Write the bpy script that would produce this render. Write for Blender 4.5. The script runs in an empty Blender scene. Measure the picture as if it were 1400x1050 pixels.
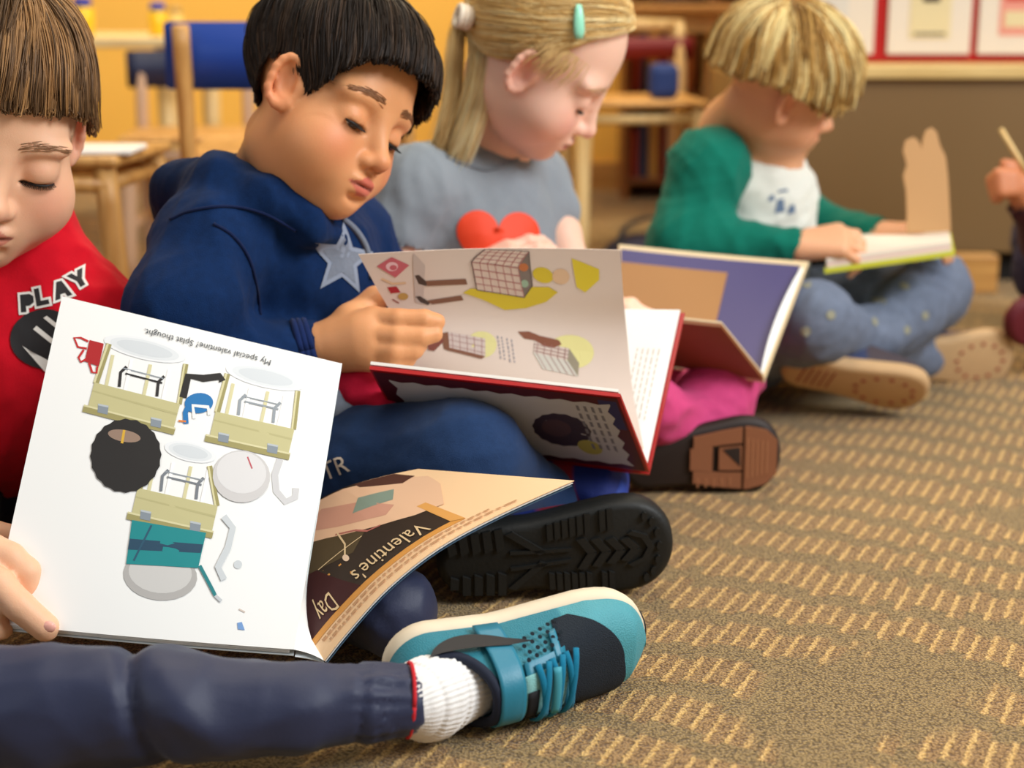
import bpy, bmesh, math, random
import numpy as np
from mathutils import Matrix, Vector
from mathutils.bvhtree import BVHTree

random.seed(7)
RNG = np.random.default_rng(7)
scene = bpy.context.scene
COL = scene.collection
PI = math.pi
def lin(c):
    return tuple(((x/255)/12.92 if x/255 <= .04045 else ((x/255+.055)/1.055)**2.4) for x in c)

# ------------------------------------------------------------------ camera
FOC = 2200.0
PIT = math.atan(525/2200.0); CPI, SPI = math.cos(PIT), math.sin(PIT); CAMH = .53
FW = np.array([0, CPI, -SPI]); UP = np.array([0, SPI, CPI]); RT = np.array([1.0, 0, 0]); CC = np.array([0, 0, CAMH])
def P(x, y, d):
    return CC + d*(FW + RT*(x-700)/FOC + UP*(525-y)/FOC)
def G(x, y, z=0.0):
    r = FW + RT*(x-700)/FOC + UP*(525-y)/FOC
    return CC + r*((z-CAMH)/r[2])
cam_d = bpy.data.cameras.new('camera'); cam = bpy.data.objects.new('camera', cam_d); COL.objects.link(cam)
cam.location = CC; cam.rotation_euler = (PI/2-PIT, 0, 0)
cam_d.sensor_width = 36; cam_d.lens = FOC/1400*36; cam_d.clip_end = 50
cam_d.dof.use_dof = True; cam_d.dof.focus_distance = 1.30; cam_d.dof.aperture_fstop = 4.2
scene.camera = cam
# ------------------------------------------------------------------ light
scene.view_settings.view_transform = 'Standard'; scene.view_settings.look = 'None'
scene.view_settings.gamma = 1; scene.view_settings.use_curve_mapping = False
scene.view_settings.exposure = 0.12
w = bpy.data.worlds.new('world'); scene.world = w; w.use_nodes = True
w.node_tree.nodes['Background'].inputs[0].default_value = (1.0, .93, .84, 1)
w.node_tree.nodes['Background'].inputs[1].default_value = .25
def area(name, loc, target, sx, sy, power, color):
    l = bpy.data.lights.new(name, 'AREA'); l.shape = 'RECTANGLE'; l.size = sx; l.size_y = sy; l.energy = power; l.color = color
    o = bpy.data.objects.new(name, l); COL.objects.link(o); o.location = loc
    o.rotation_euler = (Vector(target)-Vector(loc)).to_track_quat('-Z', 'Y').to_euler()
    return o
area('window_light', (2.3, .4, 2.0), (.0, 1.6, .2), 1.5, 1.2, 92, (.95, .98, 1.0))
area('fill_light_left', (-2.2, -.6, 1.7), (-.2, 1.4, .25), 1.4, 1.2, 13, (.94, .97, 1.0))  # weak fill added from the left, not a window
area('ceiling_light_near', (.3, 1.3, 2.4), (.2, 1.5, 0), 1.4, 1.0, 22, (1, .90, .74))
area('ceiling_light_far', (-.3, 3.4, 2.4), (-.3, 3.6, 0), 2.6, 1.0, 60, (1, .86, .62))

# ------------------------------------------------------------------ helpers
def tag(o, label=None, cat=None, group=None, kind=None):
    if label: o['label'] = label
    if cat: o['category'] = cat
    if group: o['group'] = group
    if kind: o['kind'] = kind
    return o
def thing(name, loc, label, cat, group=None):
    o = bpy.data.objects.new(name, None); COL.objects.link(o); o.location = tuple(float(a) for a in loc); o.empty_display_size = .05
    return tag(o, label, cat, group)
def link(name, me, parent=None):
    o = bpy.data.objects.new(name, me); COL.objects.link(o)
    if parent is not None:
        o.parent = parent
        if parent.type == 'EMPTY': o.matrix_parent_inverse = Matrix.Translation(parent.location).inverted()
    return o
def mk(name, v, f, mats, parent=None, smooth=True, col=None, mi=None):
    v = np.asarray(v, dtype=np.float32).reshape(-1, 3)
    me = bpy.data.meshes.new(name)
    if isinstance(f, np.ndarray):
        n, k = f.shape
        me.vertices.add(len(v)); me.vertices.foreach_set('co', v.ravel())
        me.loops.add(n*k); me.loops.foreach_set('vertex_index', f.astype(np.int32).ravel())
        me.polygons.add(n); me.polygons.foreach_set('loop_start', np.arange(0, n*k, k, dtype=np.int32))
        me.update(calc_edges=True)
    else:
        me.from_pydata([tuple(map(float, a)) for a in v], [], f); me.update()
    if not isinstance(mats, (list, tuple)): mats = [mats]
    for m in mats: me.materials.append(m)
    me.polygons.foreach_set('use_smooth', np.full(len(me.polygons), bool(smooth)))
    if mi is not None: me.polygons.foreach_set('material_index', np.asarray(mi, dtype=np.int32))
    if col is not None:
        a = me.color_attributes.new('Col', 'FLOAT_COLOR', 'POINT')
        c = np.ones((len(v), 4), dtype=np.float32); c[:, :3] = col; a.data.foreach_set('color', c.ravel())
    me.update()
    return link(name, me, parent)
def bm_obj(name, bm, mats, parent=None, smooth=False):
    me = bpy.data.meshes.new(name); bmesh.ops.recalc_face_normals(bm, faces=bm.faces); bm.to_mesh(me); bm.free()
    if not isinstance(mats, (list, tuple)): mats = [mats]
    for m in mats: me.materials.append(m)
    for p in me.polygons: p.use_smooth = smooth
    return link(name, me, parent)
def box_bm(bm, c, s, rot=None, bev=.003):
    m = Matrix.Translation(Vector([float(a) for a in c]))
    if rot is not None: m = m @ rot
    r = bmesh.ops.create_cube(bm, size=1, matrix=m @ Matrix.Diagonal((s[0], s[1], s[2], 1)))
    if bev > 0:
        es = list({e for v in r['verts'] for e in v.link_edges})
        bmesh.ops.bevel(bm, geom=es, offset=bev, segments=2, affect='EDGES', profile=.5)
def box(name, c, s, mat, parent=None, rot=None, bev=.003):
    bm = bmesh.new(); box_bm(bm, c, s, rot, bev); return bm_obj(name, bm, mat, parent)
def rz(a): return Matrix.Rotation(a, 4, 'Z')
def nrm(v):
    v = np.asarray(v, float); return v/np.linalg.norm(v)
def tube_geo(pts, rad, n=8, flat=1.0, nref=None):
    pts = np.asarray(pts, float); K = len(pts); rad = np.broadcast_to(np.asarray(rad, float), (K,))
    T = np.gradient(pts, axis=0); T /= np.linalg.norm(T, axis=1)[:, None]+1e-12
    ref = np.array([0, 0, 1.0]) if nref is None else np.asarray(nref, float)
    if nref is None and abs(T[0] @ ref) > .9: ref = np.array([1.0, 0, 0])
    V = []
    for i in range(K):
        a = np.cross(T[i], ref); a /= np.linalg.norm(a)+1e-12; b = np.cross(a, T[i])
        if nref is None: ref = b
        for j in range(n):
            t = 2*PI*j/n; V.append(pts[i] + rad[i]*(math.cos(t)*a + flat*math.sin(t)*b))
    Fc = []
    for i in range(K-1):
        for j in range(n):
            Fc.append((i*n+j, i*n+(j+1) % n, (i+1)*n+(j+1) % n, (i+1)*n+j))
    Fc.append(tuple(range(n))[::-1]); Fc.append(tuple(range((K-1)*n, K*n)))
    return V, Fc
def tube(name, pts, rad, mat, parent=None, n=8, flat=1.0, nref=None):
    V, Fc = tube_geo(pts, rad, n, flat, nref); return mk(name, V, Fc, mat, parent)
def tubes(name, lst, mat, parent=None, n=6, flat=1.0):
    V, Fc = [], []
    for pts, rad in lst:
        v, f = tube_geo(pts, rad, n, flat); o = len(V); V += v; Fc += [tuple(i+o for i in q) for q in f]
    return mk(name, V, Fc, mat, parent)
def lathe(name, c, prof, mat, parent=None, n=20):
    V, Fc = [], []
    for r, z in prof:
        for j in range(n):
            t = 2*PI*j/n; V.append((c[0]+r*math.cos(t), c[1]+r*math.sin(t), c[2]+z))
    for i in range(len(prof)-1):
        for j in range(n): Fc.append((i*n+j, i*n+(j+1) % n, (i+1)*n+(j+1) % n, (i+1)*n+j))
    Fc.append(tuple(range(n))[::-1]); Fc.append(tuple(range((len(prof)-1)*n, len(prof)*n)))
    return mk(name, V, Fc, mat, parent)
def spline(pts, n):
    pts = np.asarray(pts, float); K = len(pts); out = []
    for t in np.linspace(0, K-1, n):
        i = min(int(t), K-2); f = t-i
        p0 = pts[max(i-1, 0)]; p1 = pts[i]; p2 = pts[i+1]; p3 = pts[min(i+2, K-1)]
        out.append(.5*((2*p1)+(-p0+p2)*f+(2*p0-5*p1+4*p2-p3)*f*f+(-p0+3*p1-3*p2+p3)*f**3))
    return np.array(out)

# ------------------------------------------------------------------ materials
MC = {}
def mat(name, rgb, rough=.6, bump=0, bscale=200, attr=False, sss=0, var=0, vscale=30, spec=.4, metal=0, sheen=0, weave=False, coat=0, trans=0):
    if name in MC: return MC[name]
    m = bpy.data.materials.new(name); m.use_nodes = True; nt = m.node_tree; N = nt.nodes; L = nt.links
    b = N['Principled BSDF']; b.inputs['Roughness'].default_value = rough; b.inputs['Specular IOR Level'].default_value = spec
    b.inputs['Metallic'].default_value = metal; b.inputs['Sheen Weight'].default_value = sheen
    b.inputs['Coat Weight'].default_value = coat
    c = lin(rgb)
    tc = N.new('ShaderNodeTexCoord')
    src = None
    if attr:
        at = N.new('ShaderNodeAttribute'); at.attribute_name = 'Col'; src = at.outputs['Color']
    if var:
        no = N.new('ShaderNodeTexNoise'); no.inputs['Scale'].default_value = vscale; no.inputs['Detail'].default_value = 5
        L.new(tc.outputs['Object'], no.inputs['Vector'])
        mr = N.new('ShaderNodeMapRange'); mr.inputs['To Min'].default_value = 1-var; mr.inputs['To Max'].default_value = 1+var
        L.new(no.outputs['Fac'], mr.inputs['Value'])
        mx = N.new('ShaderNodeMix'); mx.data_type = 'RGBA'; mx.blend_type = 'MULTIPLY'; mx.inputs[0].default_value = 1
        if src: L.new(src, mx.inputs[6])
        else: mx.inputs[6].default_value = (*c, 1)
        L.new(mr.outputs[0], mx.inputs[7]); src = mx.outputs[2]
    if src: L.new(src, b.inputs['Base Color'])
    else: b.inputs['Base Color'].default_value = (*c, 1)
    if sss:
        b.inputs['Subsurface Weight'].default_value = sss; b.inputs['Subsurface Radius'].default_value = (1, .35, .2); b.inputs['Subsurface Scale'].default_value = .006
    if trans: b.inputs['Transmission Weight'].default_value = trans
    if bump:
        if weave:
            t = N.new('ShaderNodeTexVoronoi'); t.inputs['Scale'].default_value = bscale; out = t.outputs['Distance']
        else:
            t = N.new('ShaderNodeTexNoise'); t.inputs['Scale'].default_value = bscale; t.inputs['Detail'].default_value = 4; out = t.outputs['Fac']
        L.new(tc.outputs['Object'], t.inputs['Vector'])
        bp = N.new('ShaderNodeBump'); bp.inputs['Strength'].default_value = bump; bp.inputs['Distance'].default_value = .002
        L.new(out, bp.inputs['Height']); L.new(bp.outputs[0], b.inputs['Normal'])
    MC[name] = m; return m
def wood(name, rgb, rgb2, rough=.45, axis='Z', scale=18):
    if name in MC: return MC[name]
    m = bpy.data.materials.new(name); m.use_nodes = True; nt = m.node_tree; N = nt.nodes; L = nt.links
    b = N['Principled BSDF']; b.inputs['Roughness'].default_value = rough
    tc = N.new('ShaderNodeTexCoord'); mp = N.new('ShaderNodeMapping')
    s = [scale, scale, scale]; s['XYZ'.index(axis)] = scale*.08; mp.inputs['Scale'].default_value = s
    no = N.new('ShaderNodeTexNoise'); no.inputs['Scale'].default_value = 3; no.inputs['Detail'].default_value = 8; no.inputs['Distortion'].default_value = .6
    L.new(tc.outputs['Object'], mp.inputs[0]); L.new(mp.outputs[0], no.inputs['Vector'])
    cr = N.new('ShaderNodeValToRGB'); cr.color_ramp.elements[0].position = .35; cr.color_ramp.elements[1].position = .68
    cr.color_ramp.elements[0].color = (*lin(rgb2), 1); cr.color_ramp.elements[1].color = (*lin(rgb), 1)
    L.new(no.outputs['Fac'], cr.inputs[0]); L.new(cr.outputs[0], b.inputs['Base Color'])
    bp = N.new('ShaderNodeBump'); bp.inputs['Strength'].default_value = .15; bp.inputs['Distance'].default_value = .001
    L.new(no.outputs['Fac'], bp.inputs['Height']); L.new(bp.outputs[0], b.inputs['Normal'])
    MC[name] = m; return m

M_SKIN = mat('skin', (220, 170, 140), .5, .12, 900, attr=True, sss=.18, var=.03, vscale=60)
M_HAIR = mat('hair', (60, 45, 35), .42, attr=True, spec=.5)
def m_hair(name): return mat(name, (60, 45, 35), .5, attr=True, spec=.28)
M_EYE = mat('eye', (240, 236, 230), .12, attr=True, spec=.6)
M_LASH = mat('lash', (22, 15, 12), .5)
M_PAPER = mat('paper_white', (243, 243, 240), .38, .03, 60, coat=.15)
M_PAPER2 = mat('paper_side', (225, 222, 214), .6)

# ------------------------------------------------------------------ implicit surfaces
def axis_pts(lo, hi, coarse, fines):
    pts = [lo]
    while pts[-1] < hi:
        x = pts[-1]; st = coarse
        for a, b, s in fines:
            if a-coarse <= x <= b: st = min(st, s)
        pts.append(x+st)
    return np.array(pts, dtype=np.float32)
class Field:
    def __init__(s, lo, hi, coarse=.004, fine=()):
        s.ax = [axis_pts(lo[i], hi[i], coarse, [(f[0][i], f[1][i], f[2]) for f in fine]) for i in range(3)]
        s.D = np.full([len(a) for a in s.ax], 9.0, dtype=np.float32); s.m = coarse*2.2
    def sub(s, lo, hi):
        sl = []; ok = True
        for i in range(3):
            a = max(0, int(np.searchsorted(s.ax[i], lo[i]-s.m))-1); b = min(len(s.ax[i]), int(np.searchsorted(s.ax[i], hi[i]+s.m))+1)
            if b <= a: ok = False
            sl.append(slice(a, b))
        if not ok: return None, None
        X = s.ax[0][sl[0]][:, None, None]; Y = s.ax[1][sl[1]][None, :, None]; Z = s.ax[2][sl[2]][None, None, :]
        return tuple(sl), (X, Y, Z)
    def comb(s, sl, d, k, op):
        A = s.D[sl]; k = max(k, 1e-5)
        if op == 'u':
            h = np.maximum(k-np.abs(A-d), 0)/k; s.D[sl] = np.minimum(A, d)-h*h*k*.25
        elif op == 's':
            d = -d; h = np.maximum(k-np.abs(A-d), 0)/k; s.D[sl] = np.maximum(A, d)+h*h*k*.25
        elif op == 'i':
            h = np.maximum(k-np.abs(A-d), 0)/k; s.D[sl] = np.maximum(A, d)+h*h*k*.25
    def cone(s, a, b, r1, r2=None, k=.01, op='u'):
        r2 = r1 if r2 is None else r2
        a = np.asarray(a, np.float32); b = np.asarray(b, np.float32); R = max(r1, r2)+k*.5
        sl, c = s.sub(np.minimum(a, b)-R, np.maximum(a, b)+R)
        if sl is None: return
        X, Y, Z = c; ab = b-a; L2 = float(ab @ ab)+1e-12
        t = np.clip(((X-a[0])*ab[0]+(Y-a[1])*ab[1]+(Z-a[2])*ab[2])/L2, 0, 1)
        d = np.sqrt((X-a[0]-t*ab[0])**2+(Y-a[1]-t*ab[1])**2+(Z-a[2]-t*ab[2])**2)-(r1+(r2-r1)*t)
        s.comb(sl, d.astype(np.float32), k, op)
    def chain(s, pts, rad, k=.01, op='u'):
        rad = np.broadcast_to(np.asarray(rad, float), (len(pts),))
        for i in range(len(pts)-1): s.cone(pts[i], pts[i+1], float(rad[i]), float(rad[i+1]), k, op)
    def ell(s, c, r, R=None, k=.01, op='u'):
        c = np.asarray(c, np.float32); r = np.asarray(r, np.float32); R = np.eye(3) if R is None else np.asarray(R)
        ext = np.sqrt((np.abs(R)**2) @ (r**2))+k*.5
        sl, cc = s.sub(c-ext, c+ext)
        if sl is None: return
        X, Y, Z = cc[0]-c[0], cc[1]-c[1], cc[2]-c[2]
        q = [X*R[0, i]+Y*R[1, i]+Z*R[2, i] for i in range(3)]
        k0 = np.sqrt((q[0]/r[0])**2+(q[1]/r[1])**2+(q[2]/r[2])**2)
        k1 = np.sqrt((q[0]/r[0]**2)**2+(q[1]/r[1]**2)**2+(q[2]/r[2]**2)**2)+1e-9
        d = (k0*(k0-1)/k1).astype(np.float32)
        s.comb(sl, d, k, op)
    def plane(s, p, n, k=.004):      # keep the side the normal points away from
        n = nrm(n); X = s.ax[0][:, None, None]; Y = s.ax[1][None, :, None]; Z = s.ax[2][None, None, :]
        d = ((X-p[0])*n[0]+(Y-p[1])*n[1]+(Z-p[2])*n[2]).astype(np.float32)
        sl = (slice(None),)*3; s.comb(sl, d, k, 'i')
    def mesh(s):
        D = s.D; S = D < 0; ax = s.ax
        c = np.zeros([n-1 for n in D.shape], np.uint8)
        for i in (0, 1):
            for j in (0, 1):
                for k in (0, 1):
                    c += S[i:D.shape[0]-1+i, j:D.shape[1]-1+j, k:D.shape[2]-1+k]
        act = (c > 0) & (c < 8); I = np.argwhere(act); n = len(I)
        idx = np.full(c.shape, -1, np.int32); idx[act] = np.arange(n)
        cor = np.array([(i, j, k) for i in (0, 1) for j in (0, 1) for k in (0, 1)])
        vals = np.stack([D[I[:, 0]+a, I[:, 1]+b, I[:, 2]+g] for a, b, g in cor], 1)
        pos = np.stack([np.stack([ax[0][I[:, 0]+a], ax[1][I[:, 1]+b], ax[2][I[:, 2]+g]], 1) for a, b, g in cor], 1)
        acc = np.zeros((n, 3)); cnt = np.zeros(n)
        for e0 in range(8):
            for e1 in range(e0+1, 8):
                if np.abs(cor[e0]-cor[e1]).sum() != 1: continue
                v0, v1 = vals[:, e0], vals[:, e1]; mk_ = (v0 < 0) != (v1 < 0)
                t = np.where(mk_, v0/np.where(mk_, v0-v1, 1), 0)[:, None]
                acc += np.where(mk_[:, None], pos[:, e0]+(pos[:, e1]-pos[:, e0])*t, 0); cnt += mk_
        V = acc/cnt[:, None]
        Fs = []
        for d in range(3):
            A = np.moveaxis(S, d, 0); s0, s1 = A[:-1], A[1:]
            B = np.moveaxis(idx, d, 0)
            E = np.argwhere(s0[:, 1:-1, 1:-1] != s1[:, 1:-1, 1:-1])
            if len(E) == 0: continue
            i, j, k = E[:, 0], E[:, 1]+1, E[:, 2]+1
            q = np.stack([B[i, j-1, k-1], B[i, j, k-1], B[i, j, k], B[i, j-1, k]], 1)
            flip = s0[i, j, k] if d != 1 else ~s0[i, j, k]
            q = np.where(flip[:, None], q, q[:, ::-1]); Fs.append(q)
        return V, np.concatenate(Fs)
def vnormals(V, Fq):
    a = V[Fq[:, 2]]-V[Fq[:, 0]]; b = V[Fq[:, 3]]-V[Fq[:, 1]]; n = np.cross(a, b)
    N = np.zeros_like(V)
    for k in range(4):
        for c in range(3): N[:, c] += np.bincount(Fq[:, k], n[:, c], len(V))
    return N/(np.linalg.norm(N, axis=1)[:, None]+1e-12)
def relax(V, Fq, it=1, w=.5):
    for _ in range(it):
        S = np.zeros_like(V); C_ = np.zeros(len(V))
        for k in range(4):
            a, b = Fq[:, k], Fq[:, (k+1) % 4]
            for c in range(3): S[:, c] += np.bincount(a, V[b, c], len(V)) + np.bincount(b, V[a, c], len(V))
            C_ += np.bincount(a, minlength=len(V)) + np.bincount(b, minlength=len(V))
        V = V*(1-w)+w*S/np.maximum(C_, 1)[:, None]
    return V
def wrinkle(V, amp, freq, seed=0, stretch=(1, 1, 1), sharp=True):
    r = np.random.default_rng(seed); W = V*np.asarray(stretch); h = np.zeros(len(V))
    for i in range(5):
        a = r.normal(size=3); a /= np.linalg.norm(a); b = r.normal(size=3); b /= np.linalg.norm(b)
        f = freq*(1+.5*i)
        ph = W @ a*f + 1.8*np.sin(W @ b*f*.45+i) + r.uniform(0, 6)
        x = np.sin(ph)
        if sharp: x = 1-2*np.sqrt(np.abs(x)*.5+.02)
        h += x/(1+.6*i)
    return amp*h

# ------------------------------------------------------------------ heads
def rot3(y, p, r):
    y, p, r = [math.radians(a) for a in (y, p, r)]
    Rz = np.array([[math.cos(y), -math.sin(y), 0], [math.sin(y), math.cos(y), 0], [0, 0, 1]])
    Ry = np.array([[math.cos(p), 0, math.sin(p)], [0, 1, 0], [-math.sin(p), 0, math.cos(p)]])
    Rx = np.array([[1, 0, 0], [0, math.cos(r), -math.sin(r)], [0, math.sin(r), math.cos(r)]])
    return Rz @ Ry @ Rx
class Head:
    def __init__(s, pos, ypr, scale=1.0, sw=1.0, ear=(.004, .0690, .92, -.010), lid=24, open_=1.0, sko=(0, 0, 0), kf=(1, 1, 1)): s.p = np.asarray(pos, float); s.R = rot3(*ypr); s.s = scale; s.sw = np.array([1, sw, 1.0]); s.ear = ear; s.open = open_; s.lid = lid; s.sk = SK + np.array(sko); s.kf = np.array(kf)
    def w(s, q): return (np.asarray(q, float)*s.s) @ s.R.T + s.p
    def loc(s, V): return ((V-s.p) @ s.R)/s.s
SK = np.array([-.012, 0, .035]); SKR = np.array([.091, .0735, .074])
def head_prims(f, h, lipz=0.0, cheek=1.0, nose=1.0):
    s = h.s
    def E(c, r, k=.01, op='u', extra=None):
        R = h.R if extra is None else h.R @ extra
        f.ell(h.w(c), np.array(r)*s, R, k*s, op)
    def Cn(a, b, r1, r2, k=.01, op='u'): f.cone(h.w(a), h.w(b), r1*s, r2*s, k*s, op)
    E(h.sk, np.array((.089, .0705, .071))*h.sw*h.kf, .01)
    E((.028, 0, -.022), np.array((.051, .058, .070))*h.sw, .03)
    E((.012, 0, -.055), np.array((.060, .050, .036))*h.sw, .03)          # jaw
    for sy in (-1, 1):
        E((.046, .033*sy, -.036), (.030*cheek, .029*cheek, .031), .02)
        E((.064, .027*sy, .017), (.013, .026, .009), .016)
    E((.066, 0, -.078), (.016, .019, .014), .018)            # chin
    E((.070, 0, -.055), (.017, .026, .020), .016)
    for sy in (-1, 1):                                       # sockets and closed lids
        E((.086, .030*sy, .000), (.012, .017, .009), .012, 's')
        E((.0655, .0305*sy, -.003), (.0142, .0150, .0136), .005)
        for q_ in (-.0105, -.0052, 0, .0052, .0105): E((.0800-abs(q_)*.25, .0305*sy+q_, -.003-.0141*math.sin(math.radians(h.lid+9))-.0013*h.open+abs(q_)*.12), (.0056, .0056, .0017*h.open), .0012, 's')
    # nose
    Cn((.077, 0, .004), (.094, 0, -.026), .0065, .0082*nose, .014)
    E((.0955, 0, -.029), (.0088*nose, .0092*nose, .0080), .006)
    for sy in (-1, 1):
        E((.0865, .0100*sy, -.0325), (.0075, .0062, .0060), .006)
        E((.0930, .0052*sy, -.0385), (.0042, .0030, .0036), .002, 's')
    # mouth
    E((.0855, 0, -.0505+lipz), (.0060, .0165, .0046), .005)
    for sy in (-1, 1): E((.0870, .0055*sy, -.0500+lipz), (.0050, .0075, .0040), .004)
    E((.0840, 0, -.0592+lipz), (.0064, .0135, .0052), .005)
    E((.0935, 0, -.0545+lipz), (.0070, .0165, .0009), .0025, 's')
    E((.0860, 0, -.0680), (.006, .012, .0035), .006, 's')
    
    # ears
    for sy in (-1, 1):
        ex = rot3(-22*sy, -8, 0)
        def ew(q): return np.array([h.ear[0], h.ear[1]*sy*h.sw[1], h.ear[3]]) + h.ear[2]*(ex @ np.array([q[0], q[1]*sy, q[2]]))
        rim = []
        for t in np.linspace(-150, 130, 12):
            a = math.radians(t); rim.append(ew((-math.cos(a)*.0150-.002*(math.sin(a) < 0), .006+.004*math.cos(a), math.sin(a)*.0255)))
        E(ew((0, .001, .002)), (.0150, .0045, .0250), .004, extra=ex)
        for i in range(len(rim)-1): Cn(rim[i], rim[i+1], .0034, .0034, .003)
        E(ew((.001, .0055, .001)), (.0085, .0050, .0150), .003, 's', extra=ex)
        E(ew((.0, .001, -.0205)), (.0080, .0050, .0075), .006, extra=ex)
        E(ew((.0135, .001, -.004)), (.0045, .004, .006), .004, extra=ex)
def skin_colors(V, h, base, lip, blush, brow=None, brow_w=.5, warm=.0):
    L = h.loc(V); C_ = np.tile(np.array(lin(base)), (len(V), 1))
    near = (np.abs(L) < .16).all(1)
    def mixc(m, c, a):
        m = (m*a)[:, None]; return C_*(1-m) + np.array(lin(c))*m
    def gs(c, r):
        d = ((L-np.array(c))/np.array(r)); return np.exp(-(d*d).sum(1))*near
    for sy in (-1, 1):
        C_ = mixc(gs((.066, .040*sy, -.030), (.03, .020, .019)), blush, .55)
        C_ = mixc(gs((h.ear[0], .076*sy*h.sw[1], -.006), (.022, .014, .030)), blush, .5)
        C_ = mixc(gs((.080, .030*sy, .003), (.012, .016, .006)), blush, .18)
    C_ = mixc(gs((.099, 0, -.031), (.010, .010, .008)), blush, .5)
    m = ((np.abs(L[:, 2]+.0545) < .0105-.00035*(np.abs(L[:, 1])*1000)**1.15) & (np.abs(L[:, 1]) < .0185) & (L[:, 0] > .078) & near)
    C_ = mixc(m.astype(float), lip, .8)
    m = np.exp(-((L[:, 2]+.0545)/.0011)**2)*(np.abs(L[:, 1]) < .017)*(L[:, 0] > .074)*near
    C_ = mixc(m, (90, 40, 35), .7)
    for sy in (-1, 1):
        C_ = mixc(gs((.093, .0055*sy, -.0385), (.005, .0038, .0026)), (70, 35, 25), .8)
    return C_
def strand_mesh(name, paths, rad, col, matl, parent, sides=3, flat=.7):
    Pn = np.asarray(paths); N, K, _ = Pn.shape
    T = np.gradient(Pn, axis=1); T /= np.linalg.norm(T, axis=2)[..., None]+1e-12
    ref = RNG.normal(size=(N, 1, 3)); A = np.cross(T, ref); A /= np.linalg.norm(A, axis=2)[..., None]+1e-12; B = np.cross(T, A)
    rad = np.asarray(rad); rad = rad if rad.ndim == 2 else np.broadcast_to(rad, (N, K))
    V = np.stack([Pn + rad[..., None]*(math.cos(2*PI*j/sides)*A + flat*math.sin(2*PI*j/sides)*B) for j in range(sides)], 2)
    base = (np.arange(N)*K*sides)[:, None, None]; i = (np.arange(K-1)*sides)[None, :, None]; j = np.arange(sides)[None, None, :]
    a = base+i+j; b = base+i+(j+1) % sides
    F_ = np.stack([a, b, b+sides, a+sides], -1).reshape(-1, 4)
    C_ = np.repeat(np.asarray(col), K*sides, axis=0) if np.asarray(col).ndim == 2 and len(col) == N else np.asarray(col).reshape(-1, 3)
    return mk(name, V.reshape(-1, 3), F_, matl, parent, True, C_)
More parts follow.
